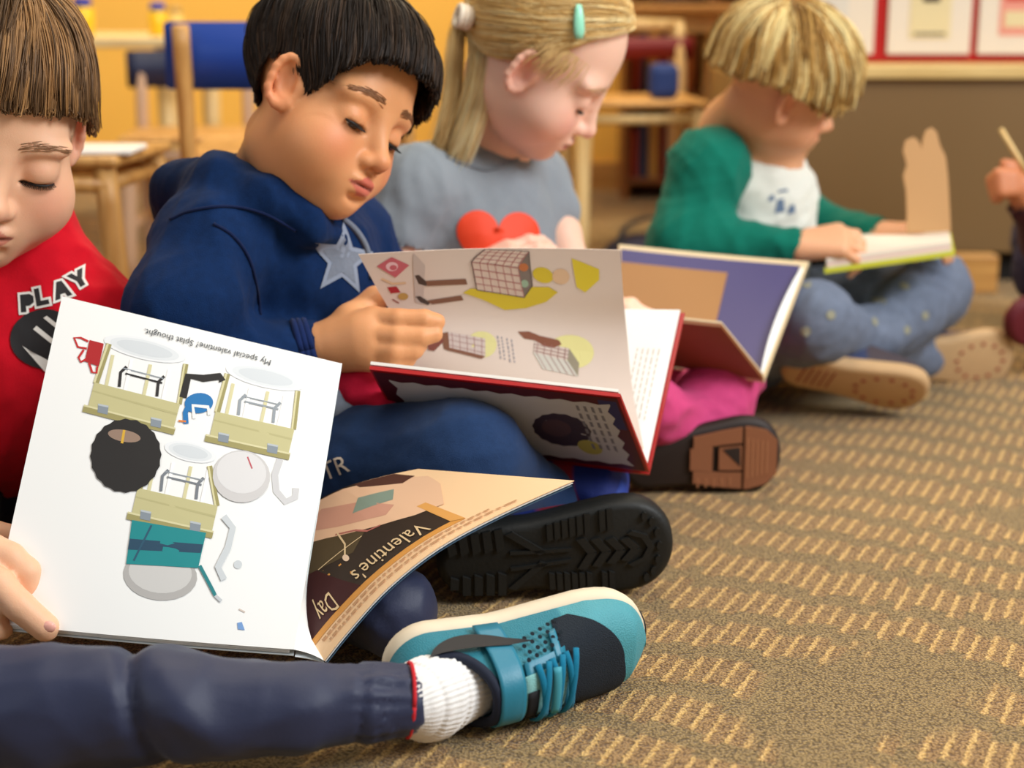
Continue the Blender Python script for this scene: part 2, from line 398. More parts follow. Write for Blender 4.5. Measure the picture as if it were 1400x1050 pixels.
def hair(h, parent, hl, n, whorl, length, colors, mname, lift=.006, grav=.35, fringe=None, seed=1, rad=.0011, tie=None, jitter=.25, name='hair', thick=.004, K=12, clump=0, over=.03, fade=0):
    """hl: list of (azimuth deg, polar deg) for the hairline; returns hair object (cap with combed strands as a sub-part)"""
    r = np.random.default_rng(seed); az = np.array([a for a, _ in hl], float); po = np.array([b for _, b in hl], float)
    hlf = lambda phi: np.interp(np.abs(phi), az, po)
    c0 = np.array(lin(colors[0])); c1 = np.array(lin(colors[1])); c2 = np.array(lin(colors[2]))
    def tf(phi, th):
        if not fade: return np.ones(np.shape(phi))
        side = np.clip((np.abs(phi)-50)/25, 0, 1); near = np.clip((hlf(phi)-th)/60, .08, 1); return 1-side*(1-near)*fade
    nphi, nth = 72, 26; V = []; SK = h.sk; SKR = globals()['SKR']*h.sw*h.kf; R_ = SKR+thick
    for i in range(nth+1):
        for j in range(nphi):
            phi = 360*j/nphi; ph = phi if phi <= 180 else phi-360; th = math.radians(hlf(ph)*min(i, nth-1)/(nth-1))
            d = np.array([math.sin(th)*math.cos(math.radians(phi)), math.sin(th)*math.sin(math.radians(phi)), math.cos(th)])
            e = (1-((min(i, nth-1)/(nth-1))**6)) * 1.0
            V.append(SK + d*(SKR-.004+(thick*float(tf(ph, math.degrees(th)))+.004)*e - (.004 if i == nth else 0)))
    F_ = [(i*nphi+j, (i+1)*nphi+j, (i+1)*nphi+(j+1) % nphi, i*nphi+(j+1) % nphi) for i in range(nth) for j in range(nphi)]
    cap = mk(name, h.w(np.array(V)), np.array(F_), m_hair(mname), parent, True, np.tile(c0*.8, (len(V), 1)))
    # roots
    z = 1-r.uniform(0, 1, n*3)*1.9; phi = r.uniform(-180, 180, n*3); th = np.degrees(np.arccos(np.clip(z, -1, 1)))
    ok = th < hlf(phi)-1; phi, th = phi[ok][:n], th[ok][:n]; n = len(phi)
    pr, tr = np.radians(phi), np.radians(th)
    q = np.stack([np.sin(tr)*np.cos(pr), np.sin(tr)*np.sin(pr), np.cos(tr)], 1)
    wv = nrm(whorl); Ls = length(phi, th, r) if callable(length) else np.full(n, length); Ls = Ls*r.uniform(.8, 1.1, n)
    tq = tf(phi, th); fr_ = np.clip((90-np.abs(phi))/40, 0, 1); over_k = over*(tq if fade else 1) if not isinstance(over, tuple) else over[1]+(over[0]-over[1])*fr_; pos = SK+q*(SKR+(thick*tq)[:, None]); paths = [pos.copy()]; jit = r.normal(size=(n, 3))*jitter
    off = r.uniform(.0, 1, n); rem = over_k*r.uniform(.75, 1.05, n)
    d = q.copy(); extra = np.zeros((n, 3))
    for k in range(1, K):
        s = k/(K-1)
        if tie is None:
            t = d-wv[None]*((d @ wv)[:, None])*0; t = (d*(d @ wv)[:, None]-wv[None]); t /= np.linalg.norm(t, axis=1)[:, None]+1e-6
        else:
            sg = np.sign(q[:, 1]); sg[sg == 0] = 1
            tv = np.stack([np.full(n, tie[0]), tie[1]*sg, np.full(n, tie[2])], 1); t = tv-d; dist = np.linalg.norm(t, axis=1)[:, None]; t = t/(dist+1e-6)
        t = t + np.array([0, 0, -grav]) + jit*.6
        if fringe is not None: t = t + np.array(fringe)*np.clip(q[:, :1]+.2, 0, 1)
        t -= d*(t*d).sum(1)[:, None]; t /= np.linalg.norm(t, axis=1)[:, None]+1e-6
        step = (Ls/(K-1))[:, None]/R_.mean()
        if tie is not None: step = np.minimum(step, dist*.9)
        d2 = d+t*step; d2 /= np.linalg.norm(d2, axis=1)[:, None]
        below = (d2[:, 2] < np.cos(np.radians(hlf(np.degrees(np.arctan2(d2[:, 1], d2[:, 0])))))-.0) if tie is None else np.zeros(n, bool)
        # past the hairline the lock hangs free
        free = below | (np.linalg.norm(extra, axis=1) > 0)
        last = paths[-1]
        nd = np.where(free[:, None], d, d2)
        hang = np.array([0, 0, -1.0])*.8 + q*np.array([.25, .25, 0]); hang = hang/np.linalg.norm(hang, axis=1)[:, None]
        prev = paths[-1]-paths[-2] if k > 1 else t*.01
        prev = prev/(np.linalg.norm(prev, axis=1)[:, None]+1e-9)
        hd = prev*.55+(hang*.8+jit*.4)*.45; hd /= np.linalg.norm(hd, axis=1)[:, None]
        fs = np.minimum(Ls/(K-1), rem); rem = np.where(free, rem-fs, rem); pf = last+hd*fs[:, None]
        tn = tf(np.degrees(np.arctan2(nd[:, 1], nd[:, 0])), np.degrees(np.arccos(np.clip(nd[:, 2], -1, 1))))[:, None]; ps = SK+nd*(SKR+thick*tn+(lift*tn*(.25+off[:, None])*math.sin(min(1, s*1.3)*PI*.55)))
        pn = np.where(free[:, None], pf, ps); extra = np.where(free[:, None], 1.0, 0)
        paths.append(pn); d = nd
    Pn = np.stack(paths, 1)
    if tie is not None:
        D_ = (Pn-SK)/R_; D_ /= np.linalg.norm(D_, axis=2)[..., None]; az_ = np.degrees(np.arctan2(D_[..., 1], D_[..., 0])); po_ = np.degrees(np.arccos(np.clip(D_[..., 2], -1, 1)))
        keep = ~((po_ > hlf(az_)+3) & (np.abs(az_) < 84)).any(1); Pn = Pn[keep]; n = len(Pn)
    if clump:
        ci = r.integers(0, n, n//clump); dd = ((Pn[:, 0][:, None]-Pn[ci, 0][None])**2).sum(2); near = ci[dd.argmin(1)]; cu = r.uniform(0, 1, n)[near]
        wgt = np.linspace(0, .75, K)[None, :, None]; Pn = Pn*(1-wgt)+Pn[near]*wgt + r.normal(size=(n, 1, 3))*.0012*wgt
    u = r.uniform(0, 1, n); u2 = r.uniform(0, 1, n)[:, None]
    if clump: u = .35*u+.65*cu
    cc = np.where(u[:, None] < .55, c0+(c1-c0)*u2, c1+(c2-c1)*u2)
    prof = rad*np.sin(np.linspace(.35, 1, K)*PI*.93)**.6
    strand_mesh('hair_strand', h.w(Pn.reshape(-1, 3)).reshape(n, K, 3), prof, cc, m_hair(mname), cap)['kind'] = 'stuff'
    return cap
def face_bits(h, parent, brow, browz=.019, brown=70, lash=1.0):
    for sy in (-1, 1):
        ec = np.array([.0655, .0305*sy, -.003])
        # eyeball
        n = 16; V = []; F_ = []; cl = []
        for i in range(n+1):
            th = PI*i/n
            for j in range(n*2):
                ph = PI*j/n; d = np.array([math.cos(th), math.sin(th)*math.cos(ph), math.sin(th)*math.sin(ph)])
                a = math.degrees(th); cl.append(lin((12, 8, 8)) if a < 24 else lin((70, 42, 28)) if a < 42 else lin((225, 220, 214)))
                # look down
                e = math.radians(34); V.append(ec+.0129*np.array([d[0]*math.cos(e)+d[2]*math.sin(e), d[1], -d[0]*math.sin(e)+d[2]*math.cos(e)]))
        for i in range(n):
            for j in range(n*2): F_.append((i*n*2+j, i*n*2+(j+1) % (n*2), (i+1)*n*2+(j+1) % (n*2), (i+1)*n*2+j))
        mk('eyeball', h.w(np.array(V)), np.array(F_), M_EYE, parent, True, np.array(cl))
        # lashes
        pa = []; m = 26
        for i in range(m):
            a = math.radians(-58+116*i/(m-1)); el = math.radians(h.lid+10*math.cos(a))
            d = np.array([math.cos(a)*math.cos(el), math.sin(a), -math.sin(el)]); p0 = ec+.0140*d
            out = np.array([.9, .55*math.sin(a)*1.3, -.55]); out /= np.linalg.norm(out)
            Ln = .0055*lash*(1 if abs(a) < .8 else .8)
            pa.append([p0, p0+out*Ln*.5+np.array([0, 0, -.0004]), p0+out*Ln+np.array([0, 0, .0009])])
        pa = np.array(pa)
        lo = strand_mesh('eyelash', h.w(pa.reshape(-1, 3)).reshape(len(pa), 3, 3), np.array([.0006, .0005, .0002])*lash, np.tile(lin((25, 16, 12)), (len(pa), 1)), M_LASH, parent)
        arc = []
        for i in range(13):
            a = math.radians(-62+124*i/12); el = math.radians(h.lid+10*math.cos(a)); arc.append(h.w(ec+.0141*np.array([math.cos(a)*math.cos(el), math.sin(a), -math.sin(el)])))
        tube('lid_line', arc, .0011*lash*np.sin(np.linspace(.25, PI-.25, 13)), M_LASH, lo, 6)
        # brow
        pb = []
        r = np.random.default_rng(3+sy)
        for i in range(brown):
            t = i/(brown-1); y = .012+.036*t; zc = browz+.0045*math.sin(t*PI*.8)-.004*t+r.normal()*.0019*(1-t*.5)
            x = .0775-.012*t-8*(max(0, y-.022))**2*1.2
            p0 = np.array([x, y*sy, zc]); out = np.array([-.25*t, .9*sy, .25-.55*t]); out /= np.linalg.norm(out)
            p0 = p0+np.array([.0, 0, 0]); pb.append([p0, p0+out*.004, p0+out*.0075])
        pb = np.array(pb)
        brow_paths.append((h, pb, brow, parent))
brow_paths = []
def stick_brows(V, Fq):
    """drop the queued brow hairs onto the finished face"""
    tri = [tuple(int(a) for a in q) for q in Fq]
    b = BVHTree.FromPolygons([Vector(v) for v in V.tolist()], tri)
    for h, pb, brow, parent in brow_paths:
        W = h.w(pb.reshape(-1, 3)); out = []
        d = Vector((h.R @ np.array([-1.0, 0, 0])).tolist())
        for p in W:
            o = Vector(p.tolist())-d*.05; hit = b.ray_cast(o, d, .12)
            q_ = np.array(hit[0]) if hit[0] is not None else p; out.append(q_+np.array(-d)*.0006 if np.linalg.norm(q_-p) < .014 else p+np.array(d)*.03)
        out = np.array(out).reshape(pb.shape); n = len(out)
        u = RNG.uniform(.8, 1.2, (n, 1))
        strand_mesh('eyebrow', out, np.array([.00035, .00042, .00018]), np.array(lin(brow))[None]*u, m_hair('brow_hair'), parent)
    brow_paths.clear()
def hand_prims(f, W, fwd, nrm_, curl=(30, 40, 25), spread=6, s=1.0, side=1, thumb=(40, 20), k=.005):
    """generic hand: W wrist, fwd finger direction, nrm_ back-of-hand normal, side +1 if the thumb lies towards cross(fwd, nrm_)"""
    fwd = nrm(fwd); n = nrm(nrm_-fwd*(np.dot(nrm_, fwd))); lat = np.cross(fwd, n)*side
    def rot(v, axn, a):
        a = math.radians(a); return v*math.cos(a)+np.cross(axn, v)*math.sin(a)+axn*np.dot(axn, v)*(1-math.cos(a))
    pal = .052*s; offs = [.0195, .0065, -.0065, -.0185]; lens = [(.026, .016, .013), (.029, .018, .014), (.027, .017, .013), (.021, .013, .011)]
    fr = [.0066, .0068, .0064, .0057]
    ax = np.cross(n, fwd)
    for i in range(4):
        mcp = W+fwd*(pal*(1-.07*(i == 3)-.02*(i == 0)))+lat*offs[i]*s+n*(.002 if i in (1, 2) else 0)
        f.cone(W+lat*offs[i]*.45*s, mcp, .0135*s, .0098*s, .008*s)
        d = rot(fwd, n, -side*(-(1.5-i))*spread*-1) if False else nrm(fwd+lat*(1.5-i)*math.radians(spread))
        p = mcp; r0 = fr[i]*s
        for j in range(3):
            d = nrm(rot(d, ax, curl[j]*(1+.06*i))) if True else d
            q = p+d*lens[i][j]*s; f.cone(p, q, r0*1.06, r0*.95, .0022); f.ell(p, np.array([r0*1.12]*3), None, .003); p = q; r0 *= .94
    d = nrm(fwd*.75+lat*.75-n*.25); p = W+lat*.012*s+fwd*.006*s-n*.004*s
    q = p+d*.026*s; f.cone(p, q, .0125*s, .0088*s, .006*s)
    d2 = nrm(d+fwd*math.sin(math.radians(thumb[0]))-n*math.sin(math.radians(thumb[1]))); q2 = q+d2*.019*s; f.cone(q, q2, .0082*s, .0074*s, .003)
    q3 = q2+nrm(d2-n*.2)*.014*s; f.cone(q2, q3, .0074*s, .0062*s, .003)

# ------------------------------------------------------------------ setting
def carpet():
    m = bpy.data.materials.new('carpet'); m.use_nodes = True; nt = m.node_tree; N = nt.nodes; L = nt.links
    b = N['Principled BSDF']; b.inputs['Roughness'].default_value = .95; b.inputs['Specular IOR Level'].default_value = .1; b.inputs['Sheen Weight'].default_value = .2
    def M(op, a, c=None, d=None):
        n = N.new('ShaderNodeMath'); n.operation = op
        for i, x in enumerate((a, c, d)):
            if x is None: continue
            if isinstance(x, (int, float)): n.inputs[i].default_value = x
            else: L.new(x, n.inputs[i])
        return n.outputs[0]
    tc = N.new('ShaderNodeTexCoord'); sx = N.new('ShaderNodeSeparateXYZ'); L.new(tc.outputs['Object'], sx.inputs[0])
    def noise(scale, det=2, off=0):
        n = N.new('ShaderNodeTexNoise'); n.inputs['Scale'].default_value = scale; n.inputs['Detail'].default_value = det
        mp = N.new('ShaderNodeMapping'); mp.inputs['Location'].default_value = (off, off*.7, 0); L.new(tc.outputs['Object'], mp.inputs[0]); L.new(mp.outputs[0], n.inputs['Vector'])
        return n.outputs['Fac']
    a = math.radians(66); x, y = sx.outputs[0], sx.outputs[1]
    wob = M('MULTIPLY', M('SUBTRACT', noise(230, 2), .5), .0085)
    bend = M('MULTIPLY', M('SUBTRACT', noise(1.1, 1), .5), .05)
    u = M('ADD', M('ADD', M('ADD', M('MULTIPLY', x, math.sin(a)), M('MULTIPLY', y, -math.cos(a))), wob), bend)
    v = M('ADD', M('MULTIPLY', x, math.cos(a)), M('MULTIPLY', y, math.sin(a)))
    us = M('DIVIDE', u, .0150); ui = M('FLOOR', us); uf = M('FRACT', us)
    wn = N.new('ShaderNodeTexWhiteNoise'); wn.noise_dimensions = '1D'; L.new(ui, wn.inputs['W'])
    wave = M('ADD', M('MULTIPLY', M('SUBTRACT', noise(2.0, 1, 4), .5), .18), M('MULTIPLY', M('SUBTRACT', noise(9, 1, 14), .5), .035))
    slope = M('MULTIPLY', u, .12)
    vs = M('DIVIDE', M('ADD', M('ADD', M('ADD', v, wave), slope), M('MULTIPLY', wn.outputs[0], .022)), .085)
    vf = M('FRACT', vs)
    def smooth(x, lo, hi):
        mr = N.new('ShaderNodeMapRange'); mr.interpolation_type = 'SMOOTHSTEP'; mr.inputs['From Min'].default_value = lo; mr.inputs['From Max'].default_value = hi
        L.new(x, mr.inputs['Value']); return mr.outputs[0]
    st = M('MULTIPLY', smooth(uf, .04, .14), M('SUBTRACT', 1, smooth(uf, .30, .44)))
    rowm = M('MULTIPLY', smooth(vf, .02, .07), M('SUBTRACT', 1, smooth(vf, .64, .72)))
    patch = smooth(M('ADD', noise(4.6, 1, 9), M('MULTIPLY', wn.outputs[0], .06)), .40, .47)
    zone = M('MULTIPLY', rowm, patch); mask = M('MULTIPLY', zone, st)
    vo = N.new('ShaderNodeTexVoronoi'); vo.inputs['Scale'].default_value = 420; L.new(tc.outputs['Object'], vo.inputs['Vector'])
    grain = M('ADD', M('MULTIPLY', vo.outputs['Distance'], -.75), M('MULTIPLY', noise(520, 3), 1.2))
    g2 = smooth(grain, -.15, .62)
    def mixc(f, A, B):
        n = N.new('ShaderNodeMix'); n.data_type = 'RGBA'
        L.new(f, n.inputs[0])
        for i, c in ((6, A), (7, B)):
            if isinstance(c, tuple): n.inputs[i].default_value = (*lin(c), 1)
            else: L.new(c, n.inputs[i])
        return n.outputs[2]
    plain = mixc(g2, (92, 70, 36), (184, 154, 100))
    zonec = mixc(g2, (104, 72, 36), (196, 156, 100))
    base = mixc(zone, plain, zonec)
    strk = mixc(g2, (186, 142, 78), (246, 206, 132))
    L.new(mixc(mask, base, strk), b.inputs['Base Color'])
    bp = N.new('ShaderNodeBump'); bp.inputs['Strength'].default_value = .9; bp.inputs['Distance'].default_value = .003
    L.new(M('ADD', grain, M('MULTIPLY', mask, .5)), bp.inputs['Height']); L.new(bp.outputs[0], b.inputs['Normal'])
    return m
def plane_obj(name, pts, m, kind='structure'):
    o = mk(name, pts, [tuple(range(len(pts)))], m, None, False); o['kind'] = kind; return o
floor = box('floor', (0, 2.2, -.02), (7.0, 5.2, .04), carpet(), None, bev=0); floor['kind'] = 'structure'
M_WALL = mat('yellow_wall', (246, 190, 84), .7, .05, 90, var=.03, vscale=4)
wb = box('wall_back', (0, 4.66, 1.2), (7.0, .08, 2.44), M_WALL, None, bev=0); wb['kind'] = 'structure'
sk = box('baseboard_back', (0, 4.61, .04), (7.0, .02, .08), wood('base_oak', (200, 150, 84), (170, 120, 60), axis='X'), None); sk['kind'] = 'structure'

OAK = wood('oak', (214, 164, 96), (176, 124, 62)); PALE = wood('pale_birch', (236, 208, 150), (214, 178, 116)); DOAK = wood('dark_oak', (150, 92, 42), (112, 64, 26))
HOAK = wood('honey_oak_x', (208, 156, 86), (172, 118, 56), axis='X')
M_BLUE = mat('blue_plastic', (22, 62, 150), .45, spec=.4); M_NAVYP = mat('navy_plastic', (26, 34, 66), .5); M_MAROON = mat('maroon_plastic', (120, 22, 24), .5)
def curved_back(name, cx, cy, z0, z1, w_, ang, m, parent, bow=.02, th=.012):
    V = []; F_ = []; n = 12
    for s_ in (0, 1):
        for i in range(n+1):
            t = i/n*2-1
            for z in (z0, z1):
                q = Vector((t*w_/2, (bow*(1-t*t)) + s_*th, 0)); q.rotate(Matrix.Rotation(ang, 3, 'Z')); V.append((cx+q.x, cy+q.y, z))
    k = 2*(n+1)
    for i in range(n):
        a = i*2; F_ += [(a, a+2, a+3, a+1), (k+a, k+a+1, k+a+3, k+a+2), (a, k+a, k+a+2, a+2), (a+1, a+3, k+a+3, k+a+1)]
    F_ += [(0, 1, k+1, k), (2*n, k+2*n, k+2*n+1, 2*n+1)]
    bm = bmesh.new(); me = bpy.data.meshes.new('t'); me.from_pydata(V, [], F_); bm.from_mesh(me)
    bmesh.ops.recalc_face_normals(bm, faces=bm.faces)
    es = [e for e in bm.edges if len(e.link_faces) == 2 and e.calc_face_angle(0) > 1]
    bmesh.ops.bevel(bm, geom=es, offset=.003, segments=2, affect='EDGES')
    return bm_obj(name, bm, m, parent, True)
def chair(loc, ang, label, mback, mwood, mseat, seat_z=.30, back=(.40, .50), w_=.30, group=None, dep=.27, rail=0):
    """front of the chair looks along local +Y"""
    r = thing('child_chair', (loc[0], loc[1], 0), label, 'chair', group or 'child chairs behind the readers')
    R2 = Matrix.Rotation(ang, 3, 'Z')
    def T(x, y, z): q = R2 @ Vector((x, y, z)); return (loc[0]+q.x, loc[1]+q.y, q.z)
    R4 = Matrix.Rotation(ang, 4, 'Z')
    for sx_ in (-1, 1):
        tubes_pts = [T(sx_*(w_/2-.012), -dep/2-.03, 0), T(sx_*(w_/2-.012), -dep/2, seat_z*.6), T(sx_*(w_/2-.012), -dep/2-.005, seat_z+.05), T(sx_*(w_/2-.012), -dep/2-.03, (rail or back[1])-.006)]
        tube('back_post', spline(tubes_pts, 12), .016, mwood, r, 8, flat=.8)
        tube('leg', spline([T(sx_*(w_/2-.012), dep/2+.01, 0), T(sx_*(w_/2-.014), dep/2, seat_z*.5), T(sx_*(w_/2-.02), dep/2-.012, seat_z-.006)], 6), [.014, .015, .016, .016, .016, .015], mwood, r, 8)
        tube('side_rail', [T(sx_*(w_/2-.014), -dep/2, seat_z-.03), T(sx_*(w_/2-.014), dep/2-.005, seat_z-.03)], .011, mwood, r, 8)
        tube('stretcher', [T(sx_*(w_/2-.014), -dep/2-.01, .10), T(sx_*(w_/2-.014), dep/2, .10)], .008, mwood, r, 8)
    tube('front_rail', [T(-w_/2+.014, dep/2-.008, seat_z-.03), T(w_/2-.014, dep/2-.008, seat_z-.03)], .010, mwood, r, 8)
    if rail: tube('top_rail', [T(-w_/2+.004, -dep/2-.03, rail-.008), T(0, -dep/2-.034, rail-.004), T(w_/2-.004, -dep/2-.03, rail-.008)], .014, mwood, r, 8)
    bm = bmesh.new(); box_bm(bm, T(0, -.0, seat_z), (w_, dep+.02, .014), R4, .006); bm_obj('seat', bm, mseat, r, True)
    c = T(0, -dep/2+.004, 0)
    curved_back('backrest', c[0], c[1], back[0], back[1], w_+.03, ang+PI, mback, r, .020)
    return r
def at(x, d): return (P(x, 300, d)[0])
def yd(d, z=.3): return (d*CPI)-( (CAMH-z)*0)
# the chairs behind the first two boys
chair((P(400, 100, 2.36)[0], 2.50), math.radians(4), 'wooden child chair with bright blue backrest, seen from behind, behind the boy in blue', M_BLUE, OAK, OAK, .305, (.405, .50), .34)
chair((P(112, 100, 2.15)[0]-.03, 2.22), math.radians(-96), 'honey wood child chair seen side on, holding a white sheet, behind the boy in red', M_BLUE, OAK, OAK, .325, (.60, .70), .24, dep=.19)
chair((P(238, 100, 3.05)[0], 3.22), math.radians(185), 'dark navy backed child chair under the pale table by the yellow wall', M_NAVYP, mat('steel_leg', (196, 160, 130), .4), OAK, .27, (.355, .43), .24)
# white sheet on the side chair
ws = box('paper_sheet', (P(130, 200, 2.15)[0]-.0, 2.16, .3365), (.12, .10, .008), M_PAPER); tag(ws, 'white sheet lying on the seat of the side-on wooden chair', 'paper')
# pale table with jars, left
def table(name, x0, x1, y0, y1, z, mt, ml, label, apron=True, th=.022, legs=.022):
    r = thing(name, ((x0+x1)/2, (y0+y1)/2, 0), label, 'table')
    box('tabletop', ((x0+x1)/2, (y0+y1)/2, z-th/2), (x1-x0, y1-y0, th), mt, r, bev=.005)
    for x in (x0+.04, x1-.04):
        for y in (y0+.04, y1-.04): tube('leg', [(x, y, 0), (x, y, z-th+.002)], [legs*.85, legs], ml, r, 10)
    if apron:
        box('apron', ((x0+x1)/2, y0+.05, z-th-.022), (x1-x0-.1, .014, .045), ml, r)
        box('apron', ((x0+x1)/2, y1-.05, z-th-.022), (x1-x0-.1, .014, .045), ml, r)
    return r
PALX = wood('pale_birch_x', (238, 216, 166), (222, 190, 132), axis='X')
table('low_table', P(-180, 0, 3.3)[0], P(240, 0, 3.3)[0], 3.42, 4.0, .455, PALX, PALE, 'pale low table with paint jars along the yellow wall', apron=False)
M_YJ = mat('yellow_paint', (244, 196, 30), .3, spec=.5); M_CAPB = mat('blue_cap', (50, 62, 170), .4)
for i, (px, d, lb, sc) in enumerate(((108, 3.40, 'yellow paint jar with blue lid beside the first boy\'s hair', 1.15), (214, 3.42, 'yellow paint jar near the right end of the pale table', 1.0), (272, 3.62, 'pale yellow jar behind the blue chair back', .9))):
    x = P(px, 30, d)[0]; yy = 3.52 if i < 2 else 3.6
    if i == 2: x = -.735
    r = thing('paint_jar', (x, yy, .455), lb, 'jar', 'paint jars on the pale table')
    lathe('jar_body', (x, yy, .455), [(.016*sc, 0), (.020*sc, .003), (.020*sc, .048*sc), (.014*sc, .054*sc)], M_YJ if i < 2 else mat('pale_jar', (236, 200, 110), .4), r, 16)
    lathe('lid', (x, yy, .455+.053*sc), [(.0165*sc, 0), (.0165*sc, .014*sc), (.013*sc, .017*sc)], M_CAPB if i != 2 else mat('tan_lid', (196, 158, 92), .5), r, 16)
# right background: maroon chair, long table, shelf unit
chair((P(872, 100, 3.25)[0], 3.42), math.radians(184), 'pale framed child chair with maroon backrest between the girl and the blond boy', M_MAROON, PALE, OAK, .325, (.405, .452), .27, rail=.482)
bk = box('blue_box', (P(914, 110, 3.2)[0], 3.36, .368), (.062, .05, .072), mat('blue_box', (22, 48, 104), .6), bev=.016); bk.rotation_euler = (0, 0, 0); tag(bk, 'small blue box standing on the maroon chair seat', 'box')
table('work_table', P(735, 0, 4.0)[0], P(1010, 0, 4.0)[0], 3.93, 4.35, .52, HOAK, wood('leg_birch', (226, 190, 122), (196, 154, 90)), 'honey wood table against the back wall behind the girl', legs=.024)
hat = thing('brown_bowl', (P(925, 15, 4.0)[0], 4.1, .52), 'dark brown bowl upside down on the honey wood table', 'bowl')
lathe('bowl_shell', (P(925, 15, 4.0)[0], 4.1, .52), [(.075, 0), (.078, .006), (.066, .03), (.036, .052), (.012, .058)], mat('brown_bowl', (66, 38, 22), .5), hat, 24)
lathe('foot_ring', (P(925, 15, 4.0)[0], 4.1, .576), [(.024, 0), (.024, .006), (.020, .007)], mat('brown_bowl', (66, 38, 22), .5), hat, 24)
sh = thing('shelf_unit', (P(985, 60, 4.3)[0], 4.50, 0), 'orange-brown wooden shelf unit behind the blond boy at the back wall', 'shelf')
x0, x1 = P(858, 60, 4.3)[0], P(1090, 60, 4.3)[0]; xm = (x0+x1)/2
for x in (x0, xm, x1): box('side_panel', (x, 4.48, .42), (.018, .20, .84), DOAK, sh)
for z in (.05, .28, .56, .83): box('shelf_board', (xm, 4.48, z), (x1-x0-.019, .19, .016), DOAK, sh)
box('back_panel', (xm, 4.585, .42), (x1-x0, .008, .83), wood('warm_back', (186, 120, 56), (150, 90, 36)), sh)
bcol = [(170, 60, 30), (60, 60, 90), (196, 150, 70), (120, 30, 30), (222, 190, 140), (70, 90, 60), (190, 110, 50)]
bl = ['rust red', 'slate blue', 'mustard', 'dark red', 'cream', 'moss green', 'orange-brown']
xx = x0+.02; i = 0
for z in (.058, .288, .568):
    xx = x0+.015
    for j in range(7):
        wd = .018+.010*((i*7) % 4)/3; hh = .13+.05*((i*5) % 7)/6
        if xx+wd > x1-.02: break
        if xx < xm+.012 and xx+wd > xm-.012: xx = xm+.012
        t = box('shelf_book', (xx+wd/2, 4.47, z+hh/2), (wd-.001, .13, hh), mat('bk%d' % (i % 7), bcol[i % 7], .6), bev=.002)
        tag(t, '%s book standing on the %s shelf of the orange-brown unit' % (bl[i % 7], ('lowest', 'middle', 'top')[(z > .1)+(z > .4)]), 'book', 'books on the %s shelf of the wooden unit' % ('lowest', 'middle', 'top')[(z > .1)+(z > .4)])
        xx += wd+.0015; i += 1
# brown cabinet with red display board, right
CX0, CX1 = .44, 1.75; CY = 3.06
cb = thing('low_cabinet', ((CX0+CX1)/2, CY+.2, 0), 'low olive-brown cabinet behind the blond boy', 'cabinet')
M_CAB = mat('cabinet_brown', (126, 98, 62), .32, .02, 20, var=.06, vscale=3, spec=.6)
box('front_panel', ((CX0+CX1)/2, CY, .235), (CX1-CX0, .02, .35), M_CAB, cb)
box('side_panel', (CX0-.009, CY+.2, .205), (.018, .42, .41), M_CAB, cb); box('side_panel', (CX1+.009, CY+.2, .205), (.018, .42, .41), M_CAB, cb)
box('toe_kick_shadow', ((CX0+CX1)/2, CY+.04, .03), (CX1-CX0, .02, .06), mat('toe_kick_shadow', (20, 15, 10), .8), cb)  # shadow at the cabinet foot, put into a near-black strip
box('cabinet_top', ((CX0+CX1)/2, CY+.19, .40), (CX1-CX0+.04, .44, .024), wood('birch_rail', (232, 202, 136), (208, 172, 104), axis='X'), cb)
fb = box('wood_block', (P(1332, 358, 3.0)[0], 2.97, .035), (.078, .05, .07), HOAK); tag(fb, 'plain wooden block on the carpet beyond the blond boy\'s knee', 'block')
db = thing('display_board', ((CX0+CX1)/2, CY+.12, .412), 'red display board standing on the low cabinet', 'board')
box('board_panel', ((CX0+CX1)/2+.06, CY+.12, .72), (CX1-CX0-.12, .02, .614), mat('red_felt', (176, 28, 26), .85, .2, 300), db)
def framed(px0, px1, lb, inner):
    xa, xb = P(px0, 30, 3.24)[0], P(px1, 30, 3.24)[0]; z0 = .4285; z1 = .66; y = CY+.104
    r = thing('framed_picture', ((xa+xb)/2, y, z0), lb, 'picture', 'mounted cards on the red board')
    box('mount', ((xa+xb)/2, y, (z0+z1)/2), (xb-xa, .007, z1-z0), mat('mount_white', (226, 214, 196), .7), r, bev=.001)
    return r, (xa+xb)/2, y-.004, z0, xb-xa
r, xc, y, z0, ww = framed(1190, 1298, 'white mounted card with a black square, left on the red board', 0)
box('printed_card', (xc-.0, y, z0+.092), (.078, .003, .125), mat('card_cream', (222, 206, 160), .7), r, bev=0)
box('black_square', (xc, y-.002, z0+.118), (.032, .002, .04), mat('ink_black', (24, 20, 22), .7), r, bev=0)
box('caption_strip', (xc, y-.002, z0+.038), (.060, .0015, .006), mat('ink_grey', (130, 120, 100), .7), r, bev=0)
r, xc, y, z0, ww = framed(1308, 1420, 'white mounted card with a pink picture, right on the red board', 0)
box('printed_card', (xc, y, z0+.098), (.088, .003, .125), mat('card_pink', (226, 150, 132), .7), r, bev=0)
box('cream_label', (xc, y-.002, z0+.066), (.070, .002, .03), mat('card_cream', (222, 206, 160), .7), r, bev=0)
box('red_picture', (xc, y-.002, z0+.125), (.070, .002, .05), mat('card_red', (196, 60, 48), .7), r, bev=0)
r, xc, y, z0, ww = framed(1040, 1172, 'white mounted card half hidden behind the blond hair', 0)
box('printed_card', (xc, y, z0+.11), (.09, .003, .13), mat('card_grey', (214, 208, 196), .7), r, bev=0)
